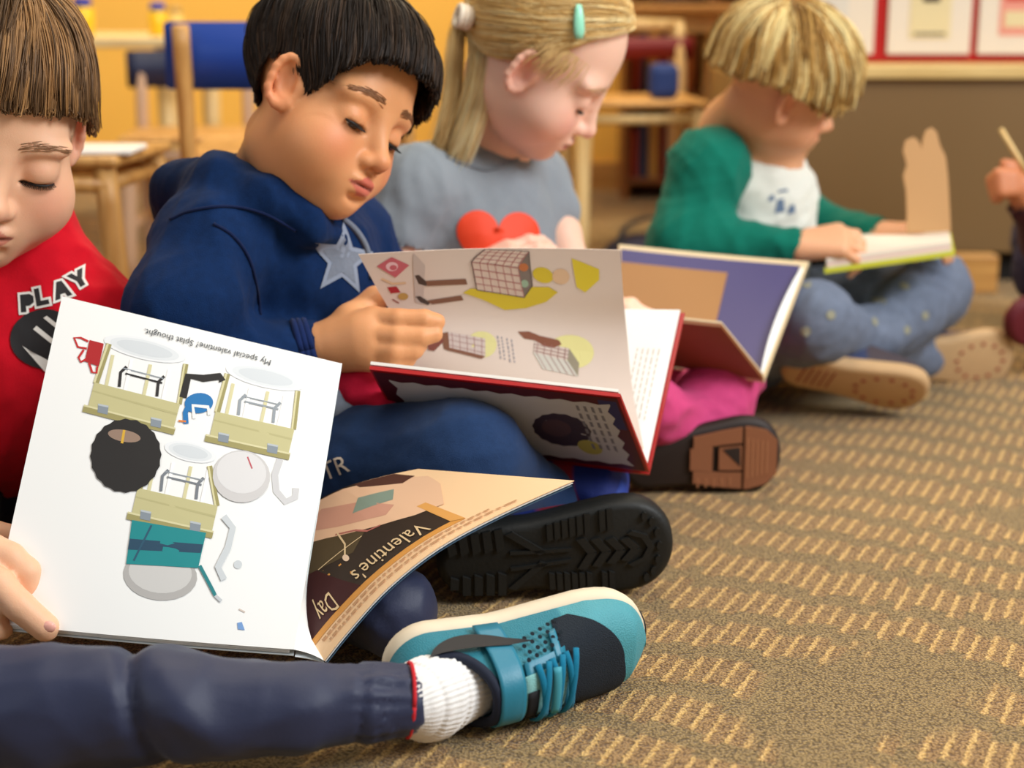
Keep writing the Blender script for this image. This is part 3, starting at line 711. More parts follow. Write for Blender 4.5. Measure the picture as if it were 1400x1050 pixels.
# dark bag on the carpet between the girl and the blond boy
bagc = G(880, 372)
bg = thing('dark_bag', (bagc[0], bagc[1]+.08, 0), 'dark navy bag lying on the carpet between the girl and the blond boy', 'bag')
f = Field(bagc+np.array([-.12, -.06, -.01]), bagc+np.array([.16, .22, .12]), .006)
f.ell(bagc+np.array([.01, .08, .032]), (.085, .07, .034)); f.ell(bagc+np.array([.06, .09, .04]), (.05, .05, .03), k=.02)
f.plane((0, 0, .001), (0, 0, -1), .002)
V, Q = f.mesh(); V = V+vnormals(V, Q)*wrinkle(V, .0012, 60, 2)[:, None]; V[:, 2] = np.maximum(V[:, 2], .001)
mk('bag_body', V, Q, mat('bag_navy', (28, 26, 50), .7, .2, 400), bg)
tube('strap', spline([bagc+np.array(q) for q in ((-.05, .03, .05), (-.03, .06, .085), (.03, .08, .10), (.08, .09, .062))], 16), .007, mat('bag_strap', (16, 14, 24), .7), bg, 6, .4)

# ------------------------------------------------------------------ people: shared builders
def fab(name, rgb, **k):
    d = dict(rough=.88, bump=.35, bscale=700, var=.12, vscale=90, sheen=.08, spec=.15); d.update(k); return mat(name, rgb, **d)
def mid(a, b, t=.5): return np.asarray(a)*(1-t)+np.asarray(b)*t
def cloth(name, f, m, parent, amp=.0015, freq=55, seed=1, stretch=(1, 1, 1), it=1, col=None, extra=None, fine=.0004):
    V, Q = f.mesh(); N = vnormals(V, Q)
    h = wrinkle(V, amp*1.25, freq, seed, stretch)+wrinkle(V, amp*.32, freq*2.7, seed+50, stretch)
    if extra is not None: h = h+extra(V)
    V = relax(V+N*h[:, None], Q, it, .5)
    c = col(V) if col else None
    return mk(name, V, Q, m, parent, True, c), V, Q
def bvh(V, Q): return BVHTree.FromPolygons([Vector(v) for v in np.asarray(V).tolist()], [tuple(q) for q in np.asarray(Q).tolist()])
def project(name, tree, polys, o, xd, yd_, mats, parent, cell=.008, off=.0012):
    """lay flat printed shapes on a garment; polys = [(material index, [(x, y), ...])] in metres around o"""
    xd = nrm(xd); zd = nrm(np.cross(xd, yd_)); yv = np.cross(zd, xd); V, Fc, mi = [], [], []
    for k, (m_, pts) in enumerate(polys):
        bm = bmesh.new(); vs = [bm.verts.new((x, y, 0)) for x, y in pts]; bm.faces.new(vs)
        bmesh.ops.triangulate(bm, faces=bm.faces)
        for axn in (0, 1):
            a = [p[axn] for p in pts]; x = math.floor(min(a)/cell)*cell
            while x < max(a):
                n = [0, 0, 0]; n[axn] = 1; co = [0, 0, 0]; co[axn] = x
                bmesh.ops.bisect_plane(bm, geom=bm.verts[:]+bm.edges[:]+bm.faces[:], plane_co=co, plane_no=n); x += cell
        base = len(V); bm.verts.index_update()
        for v in bm.verts:
            p = o+xd*v.co.x+yv*v.co.y; hit = tree.ray_cast(Vector((p+zd*.15).tolist()), Vector((-zd).tolist()), .4)
            q = np.array(hit[0])+zd*(off+.0003*m_) if hit[0] is not None else p
            V.append(q)
        for fc in bm.faces: Fc.append(tuple(v.index+base for v in fc.verts)); mi.append(m_)
        bm.free()
    return mk(name, V, Fc, mats, parent, True, None, mi)
FONT_CACHE = {}
def text_polys(s, size=1.0):
    """triangles of a string, in units where the cap height is about .7*size"""
    key = s
    if key not in FONT_CACHE:
        cu = bpy.data.curves.new('t', 'FONT'); cu.body = s; cu.resolution_u = 2; ob = bpy.data.objects.new('t', cu); COL.objects.link(ob)
        me = bpy.data.meshes.new_from_object(ob.evaluated_get(bpy.context.evaluated_depsgraph_get()))
        FONT_CACHE[key] = ([(v.co.x, v.co.y) for v in me.vertices], [tuple(p.vertices) for p in me.polygons])
        bpy.data.objects.remove(ob); bpy.data.meshes.remove(me); bpy.data.curves.remove(cu)
    v, f = FONT_CACHE[key]
    return [(x*size, y*size) for x, y in v], f

def fskin(name, f, h, parent, colors, brow=None, it=1):
    V, Q = f.mesh(); V = relax(V, Q, it, .35)
    c = skin_colors(V, h, *colors)
    o = mk(name, V, Q, M_SKIN, parent, True, c)
    if brow: stick_brows(V, Q)
    return o, V, Q

# shoe: local x = heel to toe, z = sole to upper, y = width
TW = np.array([0, .03, .10, .25, .45, .62, .78, .90, .97, 1.0]); WW = np.array([0, .46, .68, .76, .74, .90, 1.0, .86, .52, 0])
TH = np.array([0, .1, .3, .38, .5, .65, .8, .92, 1.0]); HH = np.array([.80, 1.0, .98, .95, .85, .66, .50, .40, .16])
class Shoe:
    def __init__(s, heel, toe, up, W=.074, H=.058, th=.018):
        s.o = np.asarray(heel, float); d = np.asarray(toe)-s.o; s.L = np.linalg.norm(d); s.x = d/s.L
        up = np.asarray(up, float); s.z = nrm(up-s.x*np.dot(up, s.x)); s.y = np.cross(s.z, s.x); s.W, s.H, s.th = W, H, th
    def w(s, q): q = np.asarray(q, float); return s.o+q[..., :1]*s.x+q[..., 1:2]*s.y+q[..., 2:3]*s.z
    def hw(s, t):
        b = np.interp(t, [0, .15, .40, .74, 1], [.74, .76, .74, 1.0, .96]); x = np.clip(t, 0, 1)
        e = 1.0
        if x < .16: e = max(0., 1-((.16-x)/.16)**2.2)**.5
        if x > .80: e = max(0., 1-((x-.80)/.20)**2.3)**.5
        return s.W/2*b*e
    def S(s, t, a, off=0):
        w_ = s.hw(t); h = s.H*np.interp(t, TH, HH); c, sn = math.cos(a), math.sin(a)
        return s.w(np.array([t*s.L+(.004*(1-2*t) if False else 0), (w_*.97+off)*np.sign(c)*abs(c)**.75, s.th*.55+(h+off)*sn**.85]))
def shoe_build(sh, parent, m_up, m_sole, hole=(.34, 48), sole_taper=.97, upper_name='upper', colfn=None, res=(44, 28)):
    nt, na = res; V = []; F_ = []; C_ = []
    ts = (1-np.cos(np.linspace(0, PI, nt+1)))/2; ts = np.clip(ts, .002, .998)
    for t in ts:
        for j in range(na+1):
            a = PI*j/na; V.append(sh.S(float(t), a)); C_.append(colfn(float(t), math.degrees(a)) if colfn else (1, 1, 1))
    for i in range(nt):
        for j in range(na):
            a = 180*(j+.5)/na; t = (ts[i]+ts[i+1])/2
            if hole and abs(a-90) < hole[1]*math.sqrt(max(0, 1-((t-hole[0]*.5)/(hole[0]*.5))**2)): continue
            b = i*(na+1)+j; F_.append((b, b+1, b+na+2, b+na+1))
    up = mk(upper_name, V, np.array(F_), m_up, parent, True, np.array(C_) if colfn else None)
    md = up.modifiers.new('s', 'SOLIDIFY'); md.thickness = .0028; md.offset = -1
    # sole: rounded outline, flared
    n = 56; ring = []
    for i in range(n):
        a = 2*PI*i/n; t = (1-math.cos(a))/2; ring.append((t, 1 if a < PI else -1))
    prof = [(-.0065, -.001), (-.003, .0), (0, .003), (.0015, sh.th*.5), (.0005, sh.th*.9), (-.003, sh.th)]
    V = []; F_ = []
    for e, z in prof:
        for t, sg in ring:
            w_ = sh.hw(t); x = t*sh.L+e*(2*t-1)*1.0*(abs(2*t-1)**4); V.append(sh.w(np.array([x, sg*(w_+e*(1 if w_ > .004 else .2)), z])))
    for k in range(len(prof)-1):
        for i in range(n): F_.append((k*n+i, k*n+(i+1) % n, (k+1)*n+(i+1) % n, (k+1)*n+i))
    F_.append(tuple(range(n))[::-1]); F_.append(tuple(range((len(prof)-1)*n, len(prof)*n)))
    so = mk('sole', V, F_, m_sole, parent, True)
    # flat shading on the bottom cap keeps the tread crisp
    return up, so
def tread(sh, name, polys, m, parent, h=.0022, z0=-.001):
    """raised blocks under a sole: polys in (t, y/halfwidth-of-W) units"""
    bm = bmesh.new()
    for pts in polys:
        lo = [bm.verts.new(tuple(sh.w(np.array([t*sh.L, y*sh.W/2, z0+.0006])))) for t, y in pts]
        hi = [bm.verts.new(tuple(sh.w(np.array([t*sh.L, y*sh.W/2, z0-h])))) for t, y in pts]
        try:
            bm.faces.new(hi)
            for i in range(len(pts)): bm.faces.new((lo[i], lo[(i+1) % len(pts)], hi[(i+1) % len(pts)], hi[i]))
        except Exception: pass
    return bm_obj(name, bm, m, parent)
def bar(t0, y0, t1, y1, w_, asp=2.6):
    dx, dy = (t1-t0)*asp, y1-y0; l = math.hypot(dx, dy); nx, ny = -dy/l*w_/asp, dx/l*w_
    return [(t0+nx, y0+ny), (t1+nx, y1+ny), (t1-nx, y1-ny), (t0-nx, y0-ny)]

# ================================================================== BOY 1 (red shirt)
b1 = thing('person', (-.42, 1.50, 0), 'child in red shirt and navy trousers at the left edge, holding the white-paged book', 'person', 'children reading on the carpet')
h1 = Head((-.4580, 1.4436, .4218), (-73, 19.5, -11.3), 1.12, .87, (-.020, .066, .8, -.010))
N1 = P(12, 318, 1.50); LS1 = P(122, 445, 1.50); RS1 = P(-170, 440, 1.50); CH1 = P(-15, 520, 1.53); PV1 = np.array([-.50, 1.60, .10])
f = Field((-.75, 1.05, -.01), (-.20, 1.75, .60), .006, [(h1.p-.125, h1.p+.125, .0018), (P(-60, 900, 1.2)-np.array([0, 0, .0]), P(90, 720, 1.28), .0024)])
f.cone(h1.w((-.020, 0, -.045)), N1, .037, .040, .01)
f.cone(N1, CH1, .045, .075, .04); f.cone(LS1, RS1, .036, .036, .04); f.cone(CH1, PV1, .075, .08, .05)
LE1 = P(190, 640, 1.52); RE1 = P(-210, 640, 1.42)
f.chain([LS1, LE1], [.034, .026]); f.chain([RS1, RE1], [.034, .026])
LW1 = P(175, 735, 1.47); f.chain([LE1, P(205, 715, 1.50), LW1], [.026, .022, .018]); hand_prims(f, LW1, P(235, 640, 1.41)-LW1, FW*.9+UP*.2, (14, 20, 16), side=1)
def PH(x, y, d): return P(x, y, d+.018)
W1 = PH(-88, 775, 1.262)
f.chain([RE1, W1], [.026, .0185], k=.01)
# right hand on the page edge
KN = [PH(-34, 738, 1.262), PH(-40, 772, 1.252), PH(-42, 806, 1.250), PH(-44, 838, 1.258)]
for q, r_ in zip(KN, (.0135, .014, .0135, .012)): f.cone(W1, q, .018, r_, .012)
f.chain([KN[0], PH(14, 762, 1.262), PH(36, 782, 1.262)], [.0128, .0118, .0115], .003); f.chain([PH(36, 782, 1.262), PH(46, 822, 1.266), PH(47, 845, 1.270)], [.0115, .0098, .0085], .003)
f.chain([KN[1], PH(-2, 800, 1.243), PH(26, 828, 1.240), PH(62, 858, 1.243)], [.0135, .0130, .0122, .0112], .0025)
f.chain([KN[2], PH(-12, 832, 1.245), PH(-6, 858, 1.247), PH(4, 860, 1.25)], [.0125, .0115, .0108, .0085], .002)
f.chain([KN[3], PH(-28, 880, 1.26), PH(-20, 890, 1.27)], [.011, .010, .009], .002)
f.chain([W1, PH(-40, 720, 1.30), PH(20, 735, 1.31), PH(50, 750, 1.31)], [.016, .012, .010, .008], .004)
head_prims(f, h1, nose=1.05, cheek=1.05)
body1, V, Q = (None, None, None)
face_bits(h1, b1, (150, 110, 78), browz=.0195, lash=1.0, brown=60)
body1, V, Q = fskin('body', f, h1, b1, ((238, 186, 150), (206, 120, 104), (232, 146, 120)), brow=True)
HL1 = [(0, 64), (25, 65), (45, 70), (62, 78), (75, 92), (88, 96), (98, 92), (112, 118), (130, 132), (180, 136)]
def len1(phi, th, r): return np.full(len(phi), .085)
hair(h1, b1, HL1, 9000, (-.45, 0, 1), len1, ((84, 62, 42), (122, 90, 58), (172, 128, 80)), 'hair_brown', lift=.006, seed=11, rad=.00085, fringe=(.5, 0, 0), thick=.0035, jitter=.05, clump=14, over=.026)
# nail on the pointing finger
nb = P(70, 853, 1.249)
f = Field(nb-.02, nb+.02, .0016); f.ell(P(66, 857, 1.2535), (.0062, .0036, .0052), None); V, Q = f.mesh(); mk('fingernail', V, Q, mat('nail', (240, 176, 160), .3), b1)
# shirt
M_RED = fab('red_jersey', (206, 12, 34), bscale=900, bump=.2)
f = Field((-.78, 1.30, .05), (-.20, 1.75, .50), .0045)
f.cone(N1+np.array([0, 0, .005]), CH1, .060, .090, .05); f.cone(mid(LS1, RS1, .02), mid(LS1, RS1, .98), .046, .046, .05)
f.cone(N1, LS1, .046, .050, .03); f.cone(N1, RS1, .046, .050, .03)
f.cone(CH1, PV1, .090, .100, .06)
f.chain([LS1, mid(LS1, LE1, .8)], [.050, .046], .02); f.chain([RS1, mid(RS1, RE1, .8)], [.050, .048], .02)
f.cone(N1-np.array([0, 0, .005]), h1.w((-.01, 0, -.03)), .0475, .050, .006, 's')
sh1, V, Q = cloth('shirt', f, M_RED, b1, .0022, 42, 5, (1, 1, .45))
t = bvh(V, Q)
M_INK = mat('print_black', (34, 32, 34), .6); M_PW = mat('print_white', (236, 232, 224), .6)
def letters(word, size, place, grow=1.0):
    """polygons for simple block letters, each with its own (x, y, angle)"""
    out = []
    B = {'L': [[(0, 0), (0, 1), (.28, 1), (.28, .26), (.72, .26), (.72, 0)]],
         'A': [[(0, 0), (.33, 1), (.60, 1), (.93, 0), (.66, 0), (.59, .24), (.34, .24), (.27, 0)]],
         'P': [[(0, 0), (0, 1), (.5, 1), (.72, .85), (.72, .5), (.5, .34), (.28, .34), (.28, 0)]],
         'Y': [[(.32, 0), (.32, .42), (0, 1), (.3, 1), (.46, .66), (.62, 1), (.92, 1), (.60, .42), (.60, 0)]],
         'B': [[(0, 0), (0, 1), (.5, 1), (.72, .82), (.62, .52), (.76, .26), (.52, 0)]]}
    for ch, (x, y, a) in zip(word, place):
        for pl in B[ch]:
            cx, cy = .4, .5; c, s_ = math.cos(math.radians(a)), math.sin(math.radians(a)); q = []
            n = len(pl)
            for i, (u, v) in enumerate(pl):
                if grow != 1.0:
                    a0 = Vector(pl[i-1]); a1 = Vector((u, v)); a2 = Vector(pl[(i+1) % n]); e1 = (a1-a0).normalized(); e2 = (a2-a1).normalized()
                    n1 = Vector((-e1.y, e1.x)); n2 = Vector((-e2.y, e2.x)); m_ = (n1+n2); m_ = m_/max(.35, m_.dot(n1)); u, v = u+m_.x*grow, v+m_.y*grow
                X, Y = (u-cx)*size, (v-cy)*size; q.append((x+X*c-Y*s_, y+X*s_+Y*c))
            out.append(q)
    return out
o1 = P(75, 388, 1.43); pls = []
plc = [(-.0265, -.0165, 6), (-.0140, -.0105, 12), (.0005, -.0045, 22), (.0140, .0055, 36)]
for q in letters('PLAY', .0160, plc, .13): pls.append((0, q))
for q in letters('PLAY', .0160, plc): pls.append((1, q))
pls.append((1, [(-.017+.030*math.cos(a)-.0+.006, -.049+.027*math.sin(a)) for a in np.linspace(0, 2*PI, 28, endpoint=False)]))
for q in ([(-.022, -.040), (-.019, -.037), (.006, -.058), (.004, -.062)], [(-.013, -.030), (-.010, -.028), (.012, -.045), (.010, -.049)], [(-.031, -.055), (-.024, -.060), (.002, -.075), (-.014, -.078)]):
    pls.append((2, q))
project('shirt_print', t, pls, o1, RT, UP, [M_PW, M_INK, M_PW], sh1)

# trousers of boy 1
M_NAVY = fab('navy_nylon', (34, 41, 70), rough=.55, bump=.08, bscale=500, sheen=.1, spec=.4, var=.05)
RK1 = P(-330, 975, 1.12); RA1 = P(536, 958, 1.148); LK1 = P(537, 836, 1.312); LA1 = G(400, 790, .035)
f = Field((-.76, .94, -.01), (.02, 1.75, .30), .0042)
f.cone(PV1, PV1+np.array([0, -.02, -.01]), .10, .10)
f.chain([PV1+np.array([.05, -.02, 0]), P(300, 765, 1.455), P(440, 800, 1.39), LK1], [.080, .046, .036, .035], .02)
f.chain([LK1, LA1], [.0365, .028], .012)
f.chain([PV1+np.array([-.06, -.03, -.01]), RK1+np.array([-.012, .10, .005]), RK1], [.078, .054, .049], .03)
f.chain([RK1, P(-60, 968, 1.115), P(60, 968, 1.115), P(250, 968, 1.122), P(400, 968, 1.13), P(500, 960, 1.142), P(548, 958, 1.148)], [.048, .046, .0445, .040, .0335, .0285, .027], .006)
f.plane((0, 0, .003), (0, 0, -1), .004)
f.cone(P(592, 955, 1.16), P(680, 946, 1.18), .0300, .032, .002, 's')
legax = nrm(P(548, 958, 1.148)-P(480, 957, 1.140))
def cuffx(V):
    c = P(520, 957, 1.144); d = V-c; s_ = d @ legax; a = nrm(np.cross(legax, UP)); b = np.cross(a, legax); th = np.arctan2(d @ a, d @ b)
    rr = np.linalg.norm(d-s_[:, None]*legax, axis=1); on = np.exp(-((s_)/.020)**2)*(rr < .055)
    seam = np.exp(-((s_+.016)/.0022)**2)*(rr < .055)
    return on*.0022*np.sin(17*th+2*np.sin(3*th))-seam*.0030
def pfold(V):
    u = (V-P(200, 950, 1.09)); a = u @ nrm(RT*.8+UP*.6); b = u @ nrm(RT*.6-UP*.8)
    h = -.008*np.exp(-((a+.010+.015*np.sin(b*30))/.006)**2)*np.exp(-(b/.07)**2)
    h += .005*np.exp(-((a-.016)/.012)**2)*np.exp(-(b/.07)**2)
    h -= .0035*np.exp(-((a-.11-.02*np.sin(b*25))/.006)**2)*np.exp(-((b-.03)/.05)**2)
    return h
tr1, V, Q = cloth('trousers', f, M_NAVY, b1, .0021, 34, 9, (1, 1, 1), extra=lambda V: cuffx(V)+pfold(V))
# red lining edge at the cuff
cc = P(566, 957, 1.151); a_ = nrm(np.cross(legax, UP)); b_ = np.cross(a_, legax)
tube('cuff_lining', [cc-legax*.004+.0262*(math.cos(t_)*a_+math.sin(t_)*b_) for t_ in np.linspace(0, 2*PI, 30)], .0016, mat('lining_red', (196, 30, 40), .8), tr1, 6)
# sock
# teal trainer: the foot lies on its side, laces towards the viewer
sh = Shoe(G(520, 905, .043), G(868, 856, .043), -FW*.88-UP*.34-RT*.10, W=.086, H=.070, th=.020)
K0, K1, K2 = P(563, 958, 1.150), P(584, 956, 1.168), P(640, 930, 1.205)
f = Field(K1-np.array([.045, .045, .045]), K1+np.array([.055, .09, .045]), .0014)
f.chain([K0, K1, K2], [.0236, .0275, .0285], .012)
V, Q = f.mesh(); V = relax(V, Q, 1, .4); ax_ = nrm(K2-K0); d = V-K1; aa = nrm(np.cross(ax_, UP)); bb = np.cross(aa, ax_); th = np.arctan2(d @ aa, d @ bb); s_ = d @ ax_
mk('sock', V+vnormals(V, Q)*(.0007*np.sin(44*th)+.0003*np.sin(s_*500)-.0012*np.exp(-((s_-.012)/.002)**2)-.001*np.exp(-((s_+.014)/.002)**2))[:, None], Q, fab('sock_white', (232, 230, 228), bscale=1200, bump=.3, var=.04), b1)
TEAL, TEAL2, DK, PT = lin((34, 122, 140)), lin((74, 152, 164)), lin((20, 34, 46)), lin((26, 100, 120))
def c1(t, a):
    if t > .80 or (t > .64 and a < 70): return TEAL2
    return TEAL
def shoe_mat(name):
    return mat(name, (40, 130, 150), .55, .3, 900, attr=True, weave=True, var=.08, vscale=60)
M_SOLEW = mat('sole_offwhite', (226, 210, 184), .6, var=.1, vscale=40)
sho = thing  # parts go under the child's shoe part
up1, so1 = shoe_build(sh, b1, shoe_mat('teal_upper'), M_SOLEW, hole=(.32, 62), upper_name='shoe_upper', colfn=c1, res=(110, 80))
M_TEAL = mat('teal_strap', (30, 120, 146), .45, .1, 600, spec=.5); M_LACE = fab('lace_teal', (20, 116, 150), bscale=1500)
M_DKM = mat('dark_mesh', (18, 30, 42), .8, .5, 1200, weave=True); M_LT = mat('pale_teal', (128, 186, 186), .7, .4, 1200, weave=True)
# collar, strap
def hole_edge(off=.0, n=40):
    out = []
    for i in range(n+1):
        u = 2*PI*i/n; t = .16*(1-math.cos(u)); a = 94+64*math.sin(u); out.append(sh.S(max(t, .004), math.radians(a), off))
    return out
tube('collar', hole_edge(), .0042, mat('collar_navy', (20, 28, 48), .8), up1, 8)
def patch(name, ta, tb, aa, ab, off, m, parent, nt=8, na=20, tf=None, th=.0022):
    V = []; F_ = []
    for i in range(nt+1):
        for j in range(na+1):
            t = ta+(tb-ta)*i/nt; a = aa+(ab-aa)*j/na
            if tf: t += tf(a)
            V.append(sh.S(t, math.radians(a), off))
    for i in range(nt):
        for j in range(na): b = i*(na+1)+j; F_.append((b, b+na+1, b+na+2, b+1))
    o = mk(name, V, F_, m, parent); md = o.modifiers.new('s', 'SOLIDIFY'); md.thickness = th; md.offset = 0; return o
patch('ankle_strap', .325, .42, 8, 172, .0040, M_TEAL, up1, tf=lambda a: .02*math.cos(math.radians(a-90)*1.2)-.02)
patch('tongue', .42, .60, 68, 116, .0022, M_LT, up1)
patch('eyelet_panel', .43, .60, 120, 146, .0016, M_TEAL, up1); patch('eyelet_panel', .43, .60, 54, 68, .0016, M_TEAL, up1)
lf = lambda a: .612+.018*math.sin(math.radians(a*2.2))+.030*(a-90)/90*-1
rf = lambda a: .885-.000026*(a-66)**2
V = []; F_ = []; nt_, na_ = 16, 40
for i in range(nt_+1):
    for j in range(na_+1):
        a = 18+(160-18)*j/na_; l_, r_ = lf(a), max(rf(a), lf(a)+.03); V.append(sh.S(l_+(r_-l_)*i/nt_, math.radians(180-a), .0012))
for i in range(nt_):
    for j in range(na_): b = i*(na_+1)+j; F_.append((b, b+1, b+na_+2, b+na_+1))
mk('toe_mesh', V, F_, M_DKM, up1)
patch('toe_trim', .585, .612, 32, 156, .0022, M_TEAL, up1, 4, 26, tf=lambda a: .018*math.sin(math.radians((180-a)*2.2))+.030*(a-90)/90)
patch('dark_gusset', .43, .475, 86, 114, .0034, mat('gusset_black', (12, 12, 18), .8), up1, 3, 6)
# laces: zigzag between the eyelet panels and a knot band
LT = [.475, .535, .595]
for i, t in enumerate(LT):
    for sgn in (-1, 1):
        pts = [sh.S(t+.045*s_, math.radians(94+sgn*(34-68*s_)), .0045+.003*math.sin(PI*s_)+.0012*(sgn > 0)) for s_ in np.linspace(0, .98, 9)]
        tube('lace', pts, .0026, M_LACE, up1, 8, .5, nref=sh.z)
tube('lace_loop', [sh.S(.545, math.radians(a), .0085) for a in np.linspace(70, 108, 8)], .0035, mat('loop_teal', (60, 150, 170), .6), up1, 8, .5, nref=sh.z)
# perforations on the side panels
holes = []
for i in range(5):
    for j in range(4):
        t = .45+.034*i+.012*(j % 2); a = math.radians(52-7.5*j-1.5*i)
        if t < .66: holes.append((t, a))
for i in range(4):
    for j in range(2): holes.append((.50+.035*i, math.radians(128+9*j)))
V, F_ = [], []
for t, a in holes:
    c = sh.S(t, a, .0034); n0 = nrm(sh.S(t, a, .01)-sh.S(t, a, 0)); e1 = nrm(np.cross(n0, sh.x)); e2 = np.cross(n0, e1); b = len(V)
    for k in range(8): V.append(c+.0018*(math.cos(k*PI/4)*e1+math.sin(k*PI/4)*e2))
    F_.append(tuple(range(b, b+8)))
mk('perforation', V, F_, mat('hole_dark', (8, 24, 34), .9), up1)['kind'] = 'stuff'
# black tick emblem on the far side panel
sw = []
for s_ in np.linspace(0, 1, 14): sw.append((.26+.33*s_, 158-8*s_+10*math.sin(s_*PI*.9)*0))
top = [sh.S(.10+.38*s_, math.radians(31+5*s_-4*math.sin(PI*s_)), .0064) for s_ in np.linspace(0, 1, 18)]
bot = [sh.S(.10+.38*s_, math.radians(31+5*s_-4*math.sin(PI*s_)-12*math.sin(PI*min(1, s_**.75))**.9), .0072) for s_ in np.linspace(0, 1, 18)]
V = top+bot; mk('tick_emblem', V, [(i, 18+i, 19+i, i+1) for i in range(17)], M_INK, up1)
# black rubber toe bumper
tb = []
tube('toe_bumper', [sh.w(np.array([sh.L*(1-.010-.00004*(k-6)**2*8), (k-6)*.0034, .012])) for k in range(13)], .0062*np.sin(np.linspace(.35, PI-.35, 13)), mat('rubber_black', (22, 26, 34), .6), so1, 8)
# a strip of red and olive cloth below the shin

# ================================================================== BOY 2 (blue hoodie)
b2 = thing('person', (-.26, 1.60, 0), 'black-haired child in a navy hoodie with a grey star, reading the red-bound book', 'person', 'children reading on the carpet')
h2 = Head((-.1823, 1.524, .4349), (-36, 14, -23.1), 1.0, 1.0, (.014, .0645, .90, .002), 10, 2.2, (.014, .006, 0), (.90, .96, .97))
N2 = P(345, 222, 1.565); RS2 = P(292, 335, 1.48); LS2 = P(462, 322, 1.66); CH2 = P(385, 372, 1.575); PV2 = P(350, 600, 1.62); PV2[2] = .09
RE2 = P(262, 512, 1.46); W2 = P(440, 474, 1.475); LE2 = P(560, 450, 1.70); LW2 = P(640, 480, 1.60)
f = Field((-.55, 1.20, -.01), (.20, 1.85, .60), .005, [(h2.p-.118, h2.p+.118, .0018), (P(430, 500, 1.42), P(610, 400, 1.52), .0022)])
head_prims(f, h2, cheek=1.05, nose=.95)
NB2 = P(380, 248, 1.57); f.cone(h2.w((-.026, 0, -.040)), NB2, .032, .031, .008); f.cone(NB2, CH2, .038, .065, .04); f.cone(RS2, LS2, .034, .034, .03); f.cone(CH2, PV2, .07, .08, .05)
f.chain([RS2, RE2, mid(RE2, W2, .75)], [.034, .026, .020], .01); f.chain([mid(RE2, W2, .75), W2], [.020, .0175], .004)
f.chain([LS2, LE2, LW2], [.034, .026, .018], .01)
# visible hand: wrist, back of the hand, four stacked fingers on the page, thumb behind it
def PH(x, y, d): return P(x, y, d+.060)
m2 = [PH(510, 436, 1.402), PH(506, 456, 1.396), PH(508, 476, 1.396), PH(508, 493, 1.402)]
for q, r_ in zip(m2, (.0118, .0125, .0120, .0105)): f.cone(W2, q, .0160, r_, .012)
f.cone(PH(468, 462, 1.41), PH(492, 455, 1.402), .0185, .0175, .01); f.cone(PH(470, 480, 1.41), PH(494, 476, 1.402), .0170, .0160, .01)
f.chain([m2[0], PH(545, 437, 1.392), PH(580, 437, 1.392), PH(597, 440, 1.396)], [.0110, .0100, .0094, .0080], .0022)
f.chain([m2[1], PH(543, 460, 1.388), PH(576, 460, 1.390), PH(594, 457, 1.394)], [.0112, .0102, .0094, .0078], .0022)
f.chain([m2[2], PH(540, 480, 1.388), PH(566, 478, 1.392), PH(574, 472, 1.400)], [.0108, .0098, .0088, .0074], .0022)
f.chain([m2[3], PH(536, 496, 1.393), PH(556, 492, 1.398), PH(562, 487, 1.404)], [.0095, .0086, .0078, .0068], .0022)
f.chain([W2, PH(478, 436, 1.415), PH(512, 408, 1.432), PH(548, 398, 1.440), PH(566, 398, 1.442)], [.0150, .0135, .0105, .0088, .0072], .006)
hand_prims(f, LW2, P(720, 500, 1.60)-LW2, UP*.2-FW, (25, 40, 30), side=-1)
face_bits(h2, b2, (136, 92, 60), browz=.0215, lash=1.25, brown=110)
fskin('body', f, h2, b2, ((222, 156, 106), (204, 96, 88), (222, 124, 88)), brow=True)
HL2 = [(0, 68), (25, 69), (42, 76), (54, 90), (63, 108), (72, 120), (82, 118), (92, 96), (108, 97), (122, 120), (140, 134), (180, 138)]
def len2(phi, th, r): return np.full(len(phi), .075)
hair(h2, b2, HL2, 13000, (-.40, .15, 1), len2, ((24, 16, 11), (42, 29, 20), (70, 50, 34)), 'hair_black', lift=.008, seed=21, rad=.00075, fringe=(.7, -.25, 0), thick=.011, jitter=.05, clump=8, grav=.2, over=.014, fade=.95)
M_HOOD = fab('navy_hoodie', (8, 38, 80), bscale=1100, var=.3, vscale=160, bump=.35, sheen=.03)
f = Field((-.58, 1.28, .03), (.12, 1.86, .50), .0042)
f.cone(N2-np.array([0, 0, .055]), CH2, .062, .088, .05); f.cone(RS2, mid(RS2, LS2, .97), .046, .046, .04); f.cone(CH2, PV2, .088, .10, .05)
f.cone(N2-np.array([0, 0, .050]), RS2, .044, .050, .03); f.cone(N2-np.array([0, 0, .050]), LS2, .044, .048, .03)
f.chain([RS2, P(252, 425, 1.44), RE2+np.array([-.005, 0, 0])], [.052, .052, .050], .02)
f.chain([RE2+np.array([-.005, 0, 0]), P(345, 500, 1.465), P(424, 478, 1.475)], [.048, .038, .0275], .02)
f.chain([LS2, LE2, mid(LE2, LW2, .9)], [.048, .042, .028], .02)
# hood bunched round the neck
f.chain([P(262, 268, 1.60), P(250, 262, 1.54), P(300, 250, 1.485), P(362, 270, 1.462), P(424, 308, 1.47), P(462, 326, 1.50)], [.028, .030, .027, .022, .017, .010], .014)
f.ell(P(266, 285, 1.58), (.042, .055, .044), None, .02)
f.chain([P(318, 226, 1.60), P(258, 240, 1.57), P(262, 240, 1.52), P(330, 240, 1.478), P(390, 272, 1.465)], [.013, .016, .016, .013, .010], .006)
f.cone(NB2-np.array([0, .0, .03]), h2.w((-.015, 0, -.03)), .038, .050, .006, 's')
f.cone(P(464, 469, 1.475), P(500, 462, 1.475), .0245, .027, .002, 's')
hd2, V, Q = cloth('hoodie', f, M_HOOD, b2, .0026, 40, 15, (1, 1, .6))
t = bvh(V, Q)
